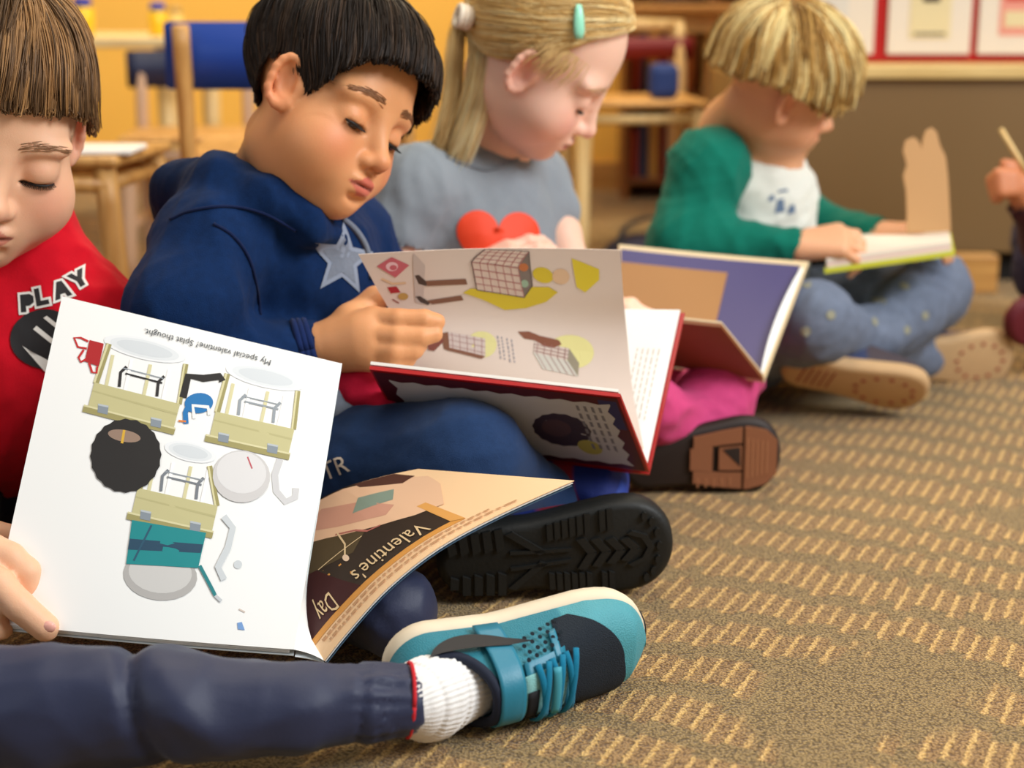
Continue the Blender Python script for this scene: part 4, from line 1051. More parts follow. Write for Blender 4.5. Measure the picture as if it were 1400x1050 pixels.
# seam of the sleeve, cuff band, zip and drawcord
M_GREY = fab('grey_marl', (124, 132, 146), bscale=1200, var=.15, vscale=300)
M_SEAM = fab('navy_dark', (10, 26, 64), bscale=1100)
def surf_path(tree, pix, d, m_off=.0008, n=24):
    out = []
    for q in spline([P(x, y, d) for x, y in pix], n):
        dv = Vector((q-CC).tolist()).normalized(); hit = tree.ray_cast(Vector((CC+np.array(dv)*.8).tolist()), dv, 3)
        out.append(np.array(hit[0])-np.array(dv)*m_off if hit[0] is not None else q)
    return np.array(out)
tube('sleeve_seam', surf_path(t, [(292, 306), (318, 322), (340, 352), (352, 395), (356, 430)], 1.45), .0016, M_SEAM, hd2, 6)
tube('hood_seam', surf_path(t, [(232, 300), (262, 288), (310, 282), (360, 292), (404, 316)], 1.45), .0016, M_SEAM, hd2, 6)
ca = nrm(P(424, 478, 1.475)-P(380, 488, 1.47)); e1 = nrm(np.cross(ca, UP)); e2 = np.cross(e1, ca)
M_CUFF = fab('cuff_navy', (16, 36, 84), bscale=1500)
for k in range(3): tube('cuff_band', [P(424-7*k, 478+1.5*k, 1.475-.0007*k)+(.0272+.0006*k)*(math.cos(a)*e1+math.sin(a)*e2) for a in np.linspace(0, 2*PI, 26)], .0034, M_CUFF, hd2, 6)
# grey star with a smaller pale edge, on the chest
star = []
for k in range(10):
    r_ = .036 if k % 2 == 0 else .016; a = math.radians(172+36*k); star.append((r_*math.cos(a), r_*math.sin(a)))
project('star_print', t, [(0, star), (1, [(x*.72, y*.72) for x, y in star])], P(482, 354, 1.46), nrm(RT*.95+FW*.3-UP*.25), nrm(UP+RT*.2), [mat('star_edge', (140, 150, 168), .8), M_GREY], hd2, .006)
tube('drawcord', surf_path(t, [(470, 300), (484, 312), (497, 330), (505, 352), (509, 380)], 1.47, .002), .0032, M_GREY, hd2, 6)
# grey and red hem showing below the sleeve
f = Field((-.45, 1.3, .05), (-.05, 1.7, .35), .0036)
f.chain([P(390, 570, 1.52), P(460, 562, 1.50), P(492, 568, 1.50)], [.036, .034, .024], .02)
def hemcol(V):
    pr = np.array([(700+FOC*((v-CC) @ RT)/((v-CC) @ FW), 525-FOC*((v-CC) @ UP)/((v-CC) @ FW)) for v in V])
    return pr
gl, V, Q = cloth('inner_shirt', f, M_GREY, hd2, .0022, 50, 8)
f = Field((-.45, 1.3, .05), (-.0, 1.7, .35), .0036)
f.chain([P(410, 520, 1.50), P(486, 524, 1.49), P(528, 562, 1.475)], [.020, .020, .017], .02)
cloth('red_pocket_lining', f, fab('crimson_jersey', (190, 22, 54), bscale=900), hd2, .0018, 55, 3)
# trousers
M_DENIM = fab('dark_denim', (30, 54, 92), bscale=1300, var=.2, vscale=260, bump=.3, sheen=.1)
RK2 = P(636, 630, 1.44); RH2 = PV2+np.array([.03, -.075, .0]); LH2 = PV2+np.array([.05, .07, 0])
f = Field((-.45, 1.18, -.01), (.30, 1.95, .28), .0045)
f.cone(PV2, PV2+np.array([.03, 0, -.005]), .09, .09); f.cone(RH2, RK2, .076, .050, .03); f.chain([RK2, P(742, 690, 1.56), P(800, 675, 1.60)], [.050, .034, .028], .03)
LK2 = P(700, 560, 1.78); f.chain([LH2, LK2], [.074, .05], .03); f.chain([LK2, P(690, 735, 1.535)], [.048, .030], .02)
f.plane((0, 0, .002), (0, 0, -1), .004)
jn2, V, Q = cloth('jeans', f, M_DENIM, b2, .0016, 38, 25)
t = bvh(V, Q)
pl = []
vv, ff = text_polys('TR')
for tri in ff: pl.append((0, [(vv[i][0]*.023-.012, vv[i][1]*.023-.008) for i in tri]))
project('leg_print', t, pl, P(456, 640, 1.44), nrm(RT*.9+UP*.35-FW*.2), UP, [mat('print_tan', (214, 196, 176), .7)], jn2, .05)
# boots: big black sole towards the viewer, blue and red upper behind it
def c_blue(t, a): return lin((24, 44, 120)) if not (.45 < t < .62) else lin((150, 26, 40))
s2 = Shoe(P(600, 776, 1.435), P(921, 742, 1.455), FW*.93+UP*.32, W=.088, H=.05, th=.026)
M_SOLEB = mat('sole_black', (25, 26, 25), .55, .15, 300, spec=.35)
up2, so2 = shoe_build(s2, b2, mat('blue_red_upper', (40, 70, 160), .6, .4, 900, attr=True, weave=True), M_SOLEB, hole=None, upper_name='shoe_upper', colfn=c_blue)
tr = []
for k in range(9):                                              # side lugs of the forefoot
    t_ = .46+.032*k
    for sg in (-1, 1):
        if k in (6,): continue
        wv_ = np.interp(t_, TW, WW); tr.append([(t_, sg*wv_*.97), (t_+.024, sg*wv_*.97), (t_+.024, sg*wv_*.52), (t_, sg*wv_*.46)][::sg])
for k in range(4):                                              # chevrons
    t_ = .60+.062*k; w_ = .34-.03*k
    for sg in (-1, 1): tr.append(bar(t_, sg*w_, t_+.048, 0, .05))
for k in range(7):                                              # round lugs at the toe
    a = math.radians(-78+26*k); c = (.86+.085*math.cos(a)*.9, .70*math.sin(a))
    tr.append([(c[0]+.013*math.cos(b), c[1]+.10*math.sin(b)) for b in np.linspace(0, 2*PI, 8, endpoint=False)])
tr.append([(.80, -.34), (.86, -.22), (.885, 0), (.86, .22), (.80, .34), (.82, .40), (.885, .27), (.915, 0), (.885, -.27), (.82, -.40)])
for t_ in (.04, .09, .14, .19, .24):                            # heel lugs
    for sg in (-1, 1):
        wv_ = np.interp(t_+.01, TW, WW); tr.append([(t_, sg*wv_*.95), (t_+.034, sg*wv_*.98), (t_+.040, sg*.30), (t_+.006, sg*.22)])
tr += [bar(.30, .62, .44, .10, .05), bar(.30, -.62, .44, -.10, .05), bar(.30, -.18, .56, -.12, .035), bar(.30, .18, .56, .12, .035)]
tread(s2, 'tread', tr, M_SOLEB, so2, .0030)
s2b = Shoe(P(745, 706, 1.60), P(862, 668, 1.56), UP*.7-FW*.6, W=.078, H=.055, th=.02)
shoe_build(s2b, b2, MC['blue_red_upper'], mat('sole_blue', (30, 60, 150), .6), hole=None, upper_name='shoe_upper', colfn=c_blue)

# ================================================================== GIRL
g3 = thing('person', (-.02, 1.92, 0), 'blond child with a pigtail and mint hair clip, in a grey tee with red heart', 'person', 'children reading on the carpet')
h3 = Head((.0305, 1.8313, .4733), (-8, 41, 6), 1.03)
N3 = P(672, 214, 1.88); RS3 = P(572, 255, 1.81); LS3 = P(728, 248, 1.95); CH3 = P(655, 320, 1.89); PV3 = P(640, 518, 1.93); PV3[2] = .09
RE3 = P(520, 400, 1.80); W3 = P(640, 388, 1.79); LE3 = P(790, 400, 1.90); LW3 = P(800, 430, 1.80)
f = Field((-.25, 1.55, -.01), (.30, 2.1, .64), .005, [(h3.p-.12, h3.p+.12, .0021), (P(630, 400, 1.76), P(790, 310, 1.84), .0028)])
head_prims(f, h3, cheek=1.12, nose=.9)
f.cone(h3.w((-.025, 0, -.045)), N3, .034, .038, .012); f.cone(N3, CH3, .04, .066, .04); f.cone(RS3, LS3, .030, .030, .03); f.cone(CH3, PV3, .066, .08, .05)
f.chain([RS3, RE3, W3], [.032, .026, .0185], .01); f.chain([LS3, P(762, 320, 1.93), LE3, LW3], [.030, .027, .025, .018], .01)
hand_prims(f, W3+np.array([0, 0, .006]), P(770, 332, 1.79)-W3, UP*.6-FW*.6, (14, 26, 20), side=-1, s=1.05)
hand_prims(f, LW3, RT*.8+UP*.1-FW*.2, UP-FW*.2, (30, 40, 25), side=1)
face_bits(h3, g3, (206, 164, 120), browz=.0195, lash=.8, brown=40)
fskin('body', f, h3, g3, ((246, 200, 176), (214, 124, 116), (236, 146, 132)), brow=True)
HL3 = [(0, 48), (25, 51), (45, 62), (58, 76), (66, 94), (74, 112), (88, 104), (100, 96), (115, 122), (140, 134), (180, 138)]
TIE = nrm((-.62, -.52, -.56))
hair(h3, g3, HL3, 9000, (-.4, 0, 1), lambda p, th, r: np.full(len(p), .16), ((196, 150, 84), (244, 206, 134), (255, 244, 196)), 'hair_blond', lift=.004, seed=31, rad=.0007, thick=.005, jitter=.05, grav=0, tie=TIE, clump=0)
tiep = SK+TIE*(SKR+.010)
def ponytail(h, parent, root, pts, n, w0, w1, colors, mname, seed):
    r = np.random.default_rng(seed); K = 12; pth = spline(pts, K); out = []
    for i in range(n):
        a = r.uniform(0, 2*PI); q = math.sqrt(r.uniform()); o = np.array([math.cos(a), math.sin(a), r.normal()*.5])*q
        sp = w0+(w1-w0)*np.sin(np.linspace(0, 1, K)**.8*PI*.6); l = r.uniform(.8, 1.0)
        p = spline(pth[:max(3, int(K*l)+1)], K); out.append(p+o[None]*sp[:, None]+r.normal(size=(1, 3))*.0015)
    u = r.uniform(0, 1, (n, 1)); c0, c1 = np.array(lin(colors[0])), np.array(lin(colors[1]))
    return strand_mesh('pigtail', np.array(out), .0007*np.sin(np.linspace(.5, 1, K)*PI*.95)**.5, c0+(c1-c0)*u, m_hair(mname), parent)
tw = h3.w(tiep)
pt = ponytail(h3, g3, tw, [tw, P(652, 38, 1.80), P(658, 80, 1.785), P(652, 130, 1.785), P(636, 180, 1.79), P(622, 214, 1.80)], 1800, .005, .014, ((234, 196, 124), (255, 246, 204)), 'hair_blond', 5)
pt2 = ponytail(h3, g3, tw, [tw, P(628, 36, 1.80), P(622, 80, 1.79), P(618, 130, 1.79), P(606, 180, 1.79), P(596, 210, 1.80)], 350, .003, .010, ((200, 156, 92), (250, 224, 164)), 'hair_blond', 6)
tr_ = []
for k in range(3): tr_.append(([tw+UP*(.002+.004*k)*0-RT*(.002+.005*k)-FW*.006*k+(.0105)*(math.cos(a)*nrm(UP+RT*.2)+math.sin(a)*nrm(FW-RT*.4)) for a in np.linspace(0, 2*PI, 18)], .0036))
tubes('hair_tie', tr_, fab('tie_cream', (240, 226, 206), bscale=900), g3, 6)
# mint snap clip above the temple
def onhead(az, po, off=.012): 
    a, p = math.radians(az), math.radians(po); return h3.w(SK+np.array([math.sin(p)*math.cos(a), math.sin(p)*math.sin(a), math.cos(p)])*(SKR+off))
cl = [onhead(-79+2.1*k, 59+3.0*k) for k in range(7)]
tube('hair_clip', cl, [.003, .0045, .0055, .006, .0062, .006, .004], mat('mint_clip', (150, 226, 196), .3, spec=.6), g3, 8, .45, nref=cl[3]-h3.w(SK))
# loose wisps at the ear
wp = []
for i in range(60):
    a = -70+RNG.normal()*10; p0 = SK+np.array([math.sin(math.radians(88))*math.cos(math.radians(a)), math.sin(math.radians(88))*math.sin(math.radians(a)), math.cos(math.radians(88))])*(SKR+.006)
    d = np.array([RNG.normal()*.006-.004, -.006, -.030-.012*RNG.uniform()]); wp.append([p0, p0+d*.5+np.array([.003, -.003, 0]), p0+d])
wp = np.array(wp); strand_mesh('wisp', h3.w(wp.reshape(-1, 3)).reshape(wp.shape), np.array([.0007, .0008, .0003]), np.tile(lin((226, 190, 130)), (60, 1)), m_hair('hair_blond'), g3)
M_TEE = fab('grey_tee', (138, 146, 154), bscale=1400, var=.07, vscale=300, bump=.2)
f = Field((-.25, 1.62, .03), (.30, 2.1, .52), .0045)
f.cone(N3-np.array([0, 0, .02]), CH3, .052, .082, .04); f.cone(RS3, LS3, .038, .038, .04); f.cone(CH3, PV3, .082, .095, .05)
f.cone(N3-np.array([0, 0, .014]), RS3, .034, .040, .03); f.cone(N3-np.array([0, 0, .014]), LS3, .034, .038, .03)
f.chain([RS3, P(536, 316, 1.81)], [.044, .050], .02); f.chain([LS3, P(752, 290, 1.94)], [.040, .040], .02)
f.cone(N3, h3.w((-.01, 0, -.03)), .036, .046, .006, 's')
f.cone(P(524, 388, 1.81), P(518, 430, 1.81), .058, .058, .003, 's')
te3, V, Q = cloth('tee_shirt', f, M_TEE, g3, .0024, 42, 33, (1, 1, .5))
t = bvh(V, Q)
ht = []
for a in np.linspace(0, 2*PI, 48, endpoint=False): ht.append((.0030*(16*math.sin(a)**3)*.98, .0027*(13*math.cos(a)-5*math.cos(2*a)-2*math.cos(3*a)-math.cos(4*a))*1.1))
project('heart_print', t, [(0, ht)], P(682, 332, 1.81), RT, UP, [mat('heart_orange', (238, 70, 34), .6)], te3, .008)
tube('neck_rib', surf_path(t, [(610, 214), (640, 226), (668, 232), (700, 222), (716, 210)], 1.83), .0022, fab('rib_grey', (124, 132, 140)), te3, 6)
M_PINK = fab('pink_leggings', (206, 70, 124), bscale=900)
f = Field((-.20, 1.55, -.01), (.45, 2.15, .26), .0050)
RK3 = P(830, 520, 1.70); LA3 = P(900, 588, 1.80)
f.cone(PV3, PV3+np.array([.02, 0, 0]), .09, .09); f.cone(PV3+np.array([0, -.07, 0]), RK3, .074, .050, .03); f.cone(RK3, P(960, 600, 1.83), .046, .03, .02)
f.cone(PV3+np.array([.05, .06, 0]), P(985, 500, 1.95), .07, .052, .03); f.chain([P(985, 500, 1.95), P(975, 545, 1.86), P(930, 595, 1.80)], [.052, .044, .032], .03)
f.plane((0, 0, .002), (0, 0, -1), .004)
cloth('leggings', f, M_PINK, g3, .0032, 50, 35)
s3 = Shoe(P(850, 632, 1.755), P(1068, 622, 1.775), FW*.92+UP*.26, W=.086, H=.045, th=.018)
M_SOLEN = mat('sole_brown', (140, 88, 58), .6, .1, 200); M_SOLED = mat('sole_dark_rim', (40, 28, 24), .6)
up3, so3 = shoe_build(s3, g3, mat('shoe_darkbrown', (50, 34, 30), .6), M_SOLED, hole=None, upper_name='shoe_upper')
pan = []
def ring_(f0, f1, ta, tb, n=14):
    ts = np.linspace(ta, tb, n); up_ = [(t_, np.interp(t_, TW, WW)*f1) for t_ in ts]; lo_ = [(t_, np.interp(t_, TW, WW)*f0) for t_ in ts[::-1]]; return up_+lo_
pan.append(ring_(-.84, .84, .76, .965)); pan.append(ring_(.40, .84, .44, .745)); pan.append(ring_(-.84, -.42, .44, .745)); pan.append(ring_(-.34, .33, .60, .745)); pan.append([(.42, -.3), (.56, -.36), (.56, .33), (.42, .27)])  # no heel panel: the bare dark sole colour stands in for shade there
tread(s3, 'sole_panel', pan, M_SOLEN, so3, .0018, -.0035)
tread(s3, 'sole_insert', [[(.62, -.26), (.73, -.30), (.735, .22)]], M_SOLED, so3, .0006, -.0052)
tread(s3, 'sole_ridge', [bar(.78+.03*k, -.55+.03*k, .78+.03*k, .55-.03*k, .014) for k in range(5)]+[bar(.47+.05*k, .5, .47+.05*k, .74, .012) for k in range(5)], mat('sole_lightbrown', (166, 110, 74), .6), so3, .0006, -.0052)

# ================================================================== BOY 4 (blond bowl cut)
b4 = thing('person', (.32, 2.22, 0), 'blond bowl-cut child in a white and green raglan top beside the brown cabinet', 'person', 'children reading on the carpet')
h4 = Head((.3440, 2.1337, .4240), (8, 21, 14), .93, sko=(.012, 0, 0), kf=(.93, 1, .98))
N4 = P(1006, 180, 2.17); RS4 = P(968, 232, 2.11); LS4 = P(1052, 232, 2.29); CH4 = P(1028, 270, 2.20); PV4 = P(1003, 450, 2.22); PV4[2] = .09
RE4 = P(934, 335, 2.09); W4 = P(1092, 336, 2.055); LE4 = P(1110, 310, 2.30); LW4 = P(1205, 320, 2.20)
f = Field((.10, 1.85, -.01), (.66, 2.45, .58), .005, [(h4.p-.115, h4.p+.115, .0024), (P(1090, 360, 2.03), P(1170, 300, 2.08), .0028)])
head_prims(f, h4)
f.cone(h4.w((-.022, 0, -.045)), N4, .036, .040, .012); f.cone(N4, CH4, .042, .068, .04); f.cone(RS4, LS4, .032, .032, .03); f.cone(CH4, PV4, .066, .08, .05)
f.chain([RS4, RE4, W4], [.032, .026, .0175], .01); f.chain([LS4, LE4, LW4], [.032, .024, .0175], .01)
hand_prims(f, W4, P(1160, 328, 2.05)-W4, UP*.7-FW*.7, (32, 46, 30), side=-1, s=1.05)
hand_prims(f, LW4, P(1260, 318, 2.18)-LW4, UP*.8-FW*.3, (20, 34, 24), side=1, s=1.0)
face_bits(h4, b4, (170, 130, 84), lash=.8, brown=40)
fskin('body', f, h4, b4, ((226, 168, 128), (200, 110, 100), (222, 134, 106)), brow=True)
HL4 = [(0, 64), (30, 68), (50, 82), (65, 94), (80, 96), (95, 96), (115, 98), (140, 104), (180, 106)]
def len4(phi, th, r): return np.where(np.abs(phi) < 200, .11, .1)
hair(h4, b4, HL4, 7500, (-.35, 0, 1), len4, ((122, 84, 40), (208, 162, 86), (255, 240, 178)), 'hair_gold', lift=.014, seed=41, rad=.0011, fringe=(.6, 0, 0), thick=.013, jitter=.02, clump=14, grav=.1, over=(.052, .018))
M_GREEN = fab('green_sleeve', (8, 110, 92), bscale=1100); M_WHITE = fab('white_jersey', (226, 228, 218), bscale=1100, var=.04)
f = Field((.08, 1.90, .03), (.55, 2.5, .48), .0048)
f.cone(N4-np.array([0, 0, .02]), CH4, .052, .080, .04); f.cone(RS4, LS4, .036, .036, .04); f.cone(CH4, P(1015, 330, 2.22), .080, .086, .04); f.cone(P(1015, 330, 2.22), PV4, .084, .092, .04)
f.cone(N4, h4.w((-.012, 0, -.03)), .043, .048, .006, 's')
to4, V, Q = cloth('raglan_top', f, M_WHITE, b4, .0022, 44, 43, (1, 1, 1.8)); t = bvh(V, Q)
f = Field((.08, 1.90, .03), (.62, 2.5, .48), .0046)
f.cone(N4-np.array([0, 0, .022])+RT*-.012, RS4, .042, .050, .03); f.chain([RS4, RE4], [.050, .044], .03); f.chain([RE4, W4], [.044, .0235], .03)
f.cone(W4+nrm(W4-RE4)*.012, W4+nrm(W4-RE4)*.05, .021, .024, .002, 's')
f.cone(N4, h4.w((-.012, 0, -.03)), .044, .049, .006, 's')
cloth('sleeve', f, M_GREEN, to4, .0022, 46, 44, (1, 1, 1.6))
f = Field((.08, 1.90, .03), (.66, 2.5, .48), .0046)
f.chain([LS4, LE4, LW4], [.044, .034, .023], .03); f.cone(LW4+nrm(LW4-LE4)*.012, LW4+nrm(LW4-LE4)*.05, .021, .024, .002, 's')
cloth('sleeve', f, M_GREEN, to4, .0022, 46, 45)
bl = []
for (x, y, w_, h_) in ((0, 0, .014, .02), (.016, -.004, .012, .014), (-.012, .010, .010, .010), (.004, .020, .016, .006)): bl.append((0, [(x-w_/2, y-h_/2), (x+w_/2, y-h_/2+.003), (x+w_/2-.002, y+h_/2), (x-w_/2+.003, y+h_/2-.002)]))
project('chest_print', t, bl, P(1066, 282, 2.12), RT, UP, [mat('print_bluegrey', (96, 116, 142), .7)], to4, .01)
M_JEAN4 = mat('faded_jeans', (104, 114, 134), .9, .3, 900, var=.30, vscale=70)
f = Field((.10, 1.85, -.01), (.80, 2.55, .26), .0050)
f.cone(PV4, PV4+np.array([.02, 0, 0]), .088, .088); f.cone(PV4+np.array([0, -.06, 0]), P(1112, 440, 2.00), .072, .048, .03); f.cone(P(1112, 440, 2.00), P(1290, 500, 2.36), .044, .028, .03)
f.cone(PV4+np.array([.04, .06, 0]), P(1272, 398, 2.25), .070, .050, .03); f.chain([P(1272, 398, 2.25), P(1240, 425, 2.17), P(1208, 452, 2.12)], [.052, .043, .033], .03)
f.plane((0, 0, .002), (0, 0, -1), .004)
jn4, V, Q = cloth('jeans', f, M_JEAN4, b4, .0028, 44, 46)
t = bvh(V, Q); fl = []
for i, (x, y) in enumerate(((-.03, .01), (.005, .03), (.03, -.01), (.0, -.03), (-.05, -.02))): fl.append((0, [(x+.006*math.cos(a), y+.006*math.sin(a)) for a in np.linspace(0, 2*PI, 8, endpoint=False)]))
project('flower_print', t, fl, P(1240, 420, 2.1), RT, UP, [mat('print_yellow', (140, 138, 118), .8)], jn4, .01)
project('flower_print', t, fl, P(1100, 420, 1.96), RT, UP, [MC['print_yellow']], jn4, .01)
M_TAN = mat('sole_tan', (196, 160, 116), .7, var=.08, vscale=60); M_RUB = mat('sole_red', (150, 60, 48), .7)
def c_navy(t, a): return lin((48, 58, 92)) if t < .5 else lin((70, 60, 66))
s4 = Shoe(P(1072, 506, 2.04), P(1266, 545, 2.07), FW*.55+UP*.82, W=.082, H=.064, th=.018)
up4, so4 = shoe_build(s4, b4, mat('navy_suede', (50, 60, 90), .8, attr=True), M_TAN, hole=None, upper_name='shoe_upper', colfn=c_navy)
s4b = Shoe(P(1228, 495, 2.26), P(1386, 492, 2.30), FW*.9+UP*.42, W=.088, H=.05, th=.018)
up4b, so4b = shoe_build(s4b, b4, MC['navy_suede'], M_TAN, hole=None, upper_name='shoe_upper', colfn=c_navy)
for ss, so_ in ((s4, so4), (s4b, so4b)):
    dots = []
    for k in range(12):
        a = 2*PI*k/12; c = (.70+.20*math.cos(a), .60*math.sin(a)); dots.append([(c[0]+.018*math.cos(b), c[1]+.06*math.sin(b)) for b in np.linspace(0, 2*PI, 6, endpoint=False)])
    for k in range(5): dots.append(bar(.12+.05*k, -.4, .12+.05*k, .4, .012))
    tread(ss, 'sole_stud', dots, M_RUB, so_, .0008, -.0015)['kind'] = 'stuff'
tube('yellow_lace', [P(1146+4*k, 462+1.5*k+(3 if k % 2 else -3), 2.035) for k in range(7)], .0035, mat('lace_yellow', (216, 190, 96), .8), up4, 6)

# ================================================================== CHILD AT THE RIGHT EDGE
c5 = thing('person', (1.03, 2.35, 0), 'seated child in dark purple at the right edge, holding up a pale stick', 'person', 'children reading on the carpet')
h5 = Head((.93, 2.42, .45), (200, 18, 0))
N5 = np.array([.97, 2.44, .37]); LS5 = np.array([.93, 2.34, .345]); RS5 = np.array([.97, 2.55, .345]); CH5 = np.array([.98, 2.44, .28]); PV5 = np.array([1.00, 2.44, .09])
LE5 = P(1440, 330, 2.24); W5 = P(1395, 262, 2.20)
f = Field((.60, 2.05, -.01), (1.15, 2.70, .60), .0055, [(h5.p-.12, h5.p+.12, .003), (P(1330, 300, 2.15), P(1420, 200, 2.25), .003)])
head_prims(f, h5); f.cone(h5.w((-.02, 0, -.045)), N5, .036, .04, .01); f.cone(N5, CH5, .042, .066, .04); f.cone(RS5, LS5, .032, .032, .03); f.cone(CH5, PV5, .066, .08, .05)
f.chain([LS5, LE5, W5], [.032, .026, .019], .01)
f.ell(P(1386, 252, 2.195), (.021, .018, .019), None, .008)
for k in range(4): f.chain([P(1386, 240+7*k, 2.182), P(1366+1*k, 238+8*k, 2.176), P(1356+2*k, 246+8*k, 2.190), P(1366, 250+7*k, 2.20)], [.0085, .0085, .0078, .007], .003)
f.chain([P(1392, 240, 2.20), P(1382, 228, 2.19), P(1374, 224, 2.185)], [.010, .009, .0075], .004)
f.chain([RS5, np.array([.90, 2.50, .20]), np.array([.88, 2.42, .17])], [.032, .026, .018], .01)
face_bits(h5, c5, (60, 40, 30)); fskin('body', f, h5, c5, ((196, 124, 84), (170, 84, 76), (196, 110, 84)), brow=True)
hair(h5, c5, HL2, 2500, (-.4, 0, 1), len1, ((30, 20, 16), (50, 34, 26), (70, 50, 36)), 'hair_dark', seed=51, rad=.0014, thick=.006)
f = Field((.60, 2.05, .0), (1.2, 2.75, .46), .0055)
f.cone(N5-np.array([0, 0, .02]), CH5, .052, .08, .04); f.cone(RS5, LS5, .042, .042, .04); f.cone(CH5, PV5, .08, .095, .05)
f.chain([LS5, LE5, mid(LE5, W5, .75)], [.044, .040, .030], .02); f.chain([RS5, np.array([.90, 2.50, .20]), np.array([.88, 2.46, .175])], [.044, .036, .026], .02)
f.cone(N5, h5.w((-.01, 0, -.03)), .043, .048, .006, 's'); f.cone(W5-nrm(W5-LE5)*.012, W5+nrm(W5-LE5)*.05, .024, .026, .002, 's')
cloth('jumper', f, fab('maroon_dark', (70, 34, 36)), c5, .0025, 44, 53)
f = Field((.55, 2.0, -.01), (1.2, 2.75, .26), .0055)
f.cone(PV5, PV5+np.array([-.02, 0, 0]), .09, .09); f.chain([PV5+np.array([-.02, -.07, 0]), P(1436, 366, 2.28)], [.074, .050], .03); f.chain([P(1436, 366, 2.28), P(1490, 445, 2.28)], [.048, .034], .03)
f.chain([PV5+np.array([-.02, .07, 0]), np.array([.90, 2.70, .14]), np.array([.86, 2.42, .05])], [.072, .05, .03], .03); f.plane((0, 0, .002), (0, 0, -1), .004)
cloth('trousers', f, fab('purple_dark', (46, 38, 62)), c5, .003, 44, 54)
s5 = Shoe(np.array([.93, 2.32, .045]), P(1384, 436, 2.25), UP*.3+FW*.9, W=.078, H=.05, th=.018)
shoe_build(s5, c5, mat('maroon_shoe', (130, 22, 40), .5), mat('sole_maroon', (96, 18, 32), .6), hole=None, upper_name='shoe_upper')
stk = thing('wooden_stick', P(1388, 210, 2.19), 'pale wooden stick held up by the hand at the right edge', 'stick')
tube('stick', [P(1368, 176, 2.19), P(1386, 206, 2.19), P(1404, 236, 2.19)], [.0058, .0062, .0058], PALE, stk, 10, .6)

# ================================================================== BOOKS
def patch_solid(name, fn, nu, nv, th, m, parent, off=0.0, u=(0, 1), v=(0, 1), toward=-1):
    """sheet with real thickness; fn(u, v) -> point; the printed side faces toward*(Su x Sv)"""
    us = np.linspace(u[0], u[1], nu+1); vs = np.linspace(v[0], v[1], nv+1)
    Pn = np.array([[fn(a, b) for b in vs] for a in us]); Su = np.gradient(Pn, axis=0); Sv = np.gradient(Pn, axis=1)
    Nn = np.cross(Su, Sv)*toward; Nn /= np.linalg.norm(Nn, axis=2)[..., None]+1e-12
    A = Pn+Nn*off; B = Pn+Nn*(off-th); n = (nu+1)*(nv+1); V = np.concatenate([A.reshape(-1, 3), B.reshape(-1, 3)]); F_ = []
    g = lambda i, j: i*(nv+1)+j
    for i in range(nu):
        for j in range(nv): q = (g(i, j), g(i+1, j), g(i+1, j+1), g(i, j+1)); F_ += [q[::-1], tuple(x+n for x in q)]
    for i in range(nu): F_ += [(g(i, 0), g(i+1, 0), g(i+1, 0)+n, g(i, 0)+n), (g(i, nv), g(i, nv)+n, g(i+1, nv)+n, g(i+1, nv))]
    for j in range(nv): F_ += [(g(0, j), g(0, j)+n, g(0, j+1)+n, g(0, j+1)), (g(nu, j), g(nu, j+1), g(nu, j+1)+n, g(nu, j)+n)]
    bm = bmesh.new(); me = bpy.data.meshes.new('t'); me.from_pydata([tuple(a) for a in V], [], F_); bm.from_mesh(me); bpy.data.meshes.remove(me)
    o = bm_obj(name, bm, m, parent, True)
    for p in o.data.polygons: pass
    md = o.modifiers.new('e', 'EDGE_SPLIT'); md.split_angle = math.radians(50); return o
def bil(a, b, c, d, bow=0, bown=None):
    """a top left, b top right, c bottom right, d bottom left; u right, v down"""
    n = np.zeros(3) if bown is None else np.asarray(bown)
    return lambda u, v: (a*(1-u)+b*u)*(1-v)+(d*(1-u)+c*u)*v + n*bow*math.sin(PI*u)
def print_on(name, fn, items, parent, off=.0006, toward=-1, grid=.12, each=.00006):
    V, Fc, mi, mats, keys = [], [], [], [], {}
    def mapp(u, v, o):
        e = 1e-3; p = fn(u, v); n = np.cross(fn(u+e, v)-p, fn(u, v+e)-p)*toward; return p+n/(np.linalg.norm(n)+1e-15)*o
    bbs, lay = [], []
    for it in items:
        p_ = np.array(it[2] if it[1] == 'tri' else it[1]); bb = (p_.min(0), p_.max(0))
        lay.append(1+max([l for (lo, hi), l in zip(bbs, lay) if (lo < bb[1]).all() and (bb[0] < hi).all()], default=-1)); bbs.append(bb)
    for k, it in enumerate(items):
        c = it[0]; k = lay[k]
        if c not in keys: keys[c] = len(mats); mats.append(mat('ink_%d_%d_%d' % c, c, .5))
        o = off+each*k
        if it[1] == 'tri':
            base = len(V); V += [mapp(u, v, o+.0001) for u, v in it[2]]; Fc += [tuple(i+base for i in f) for f in it[3]]; mi += [keys[c]]*len(it[3]); continue
        pts = it[1]; bm = bmesh.new()
        try: bm.faces.new([bm.verts.new((x, y, 0)) for x, y in pts])
        except Exception: bm.free(); continue
        bmesh.ops.triangulate(bm, faces=bm.faces)
        for axn in (0, 1):
            a = [p[axn] for p in pts]; x = (math.floor(min(a)/grid)+1)*grid
            while x < max(a):
                n = [0, 0, 0]; n[axn] = 1; co = [0, 0, 0]; co[axn] = x
                bmesh.ops.bisect_plane(bm, geom=bm.verts[:]+bm.edges[:]+bm.faces[:], plane_co=co, plane_no=n); x += grid
        base = len(V); bm.verts.index_update(); V += [mapp(v.co.x, v.co.y, o) for v in bm.verts]
        for fc in bm.faces: Fc.append(tuple(v.index+base for v in fc.verts)); mi.append(keys[c])
        bm.free()
    return mk(name, V, Fc, mats, parent, False, None, mi)
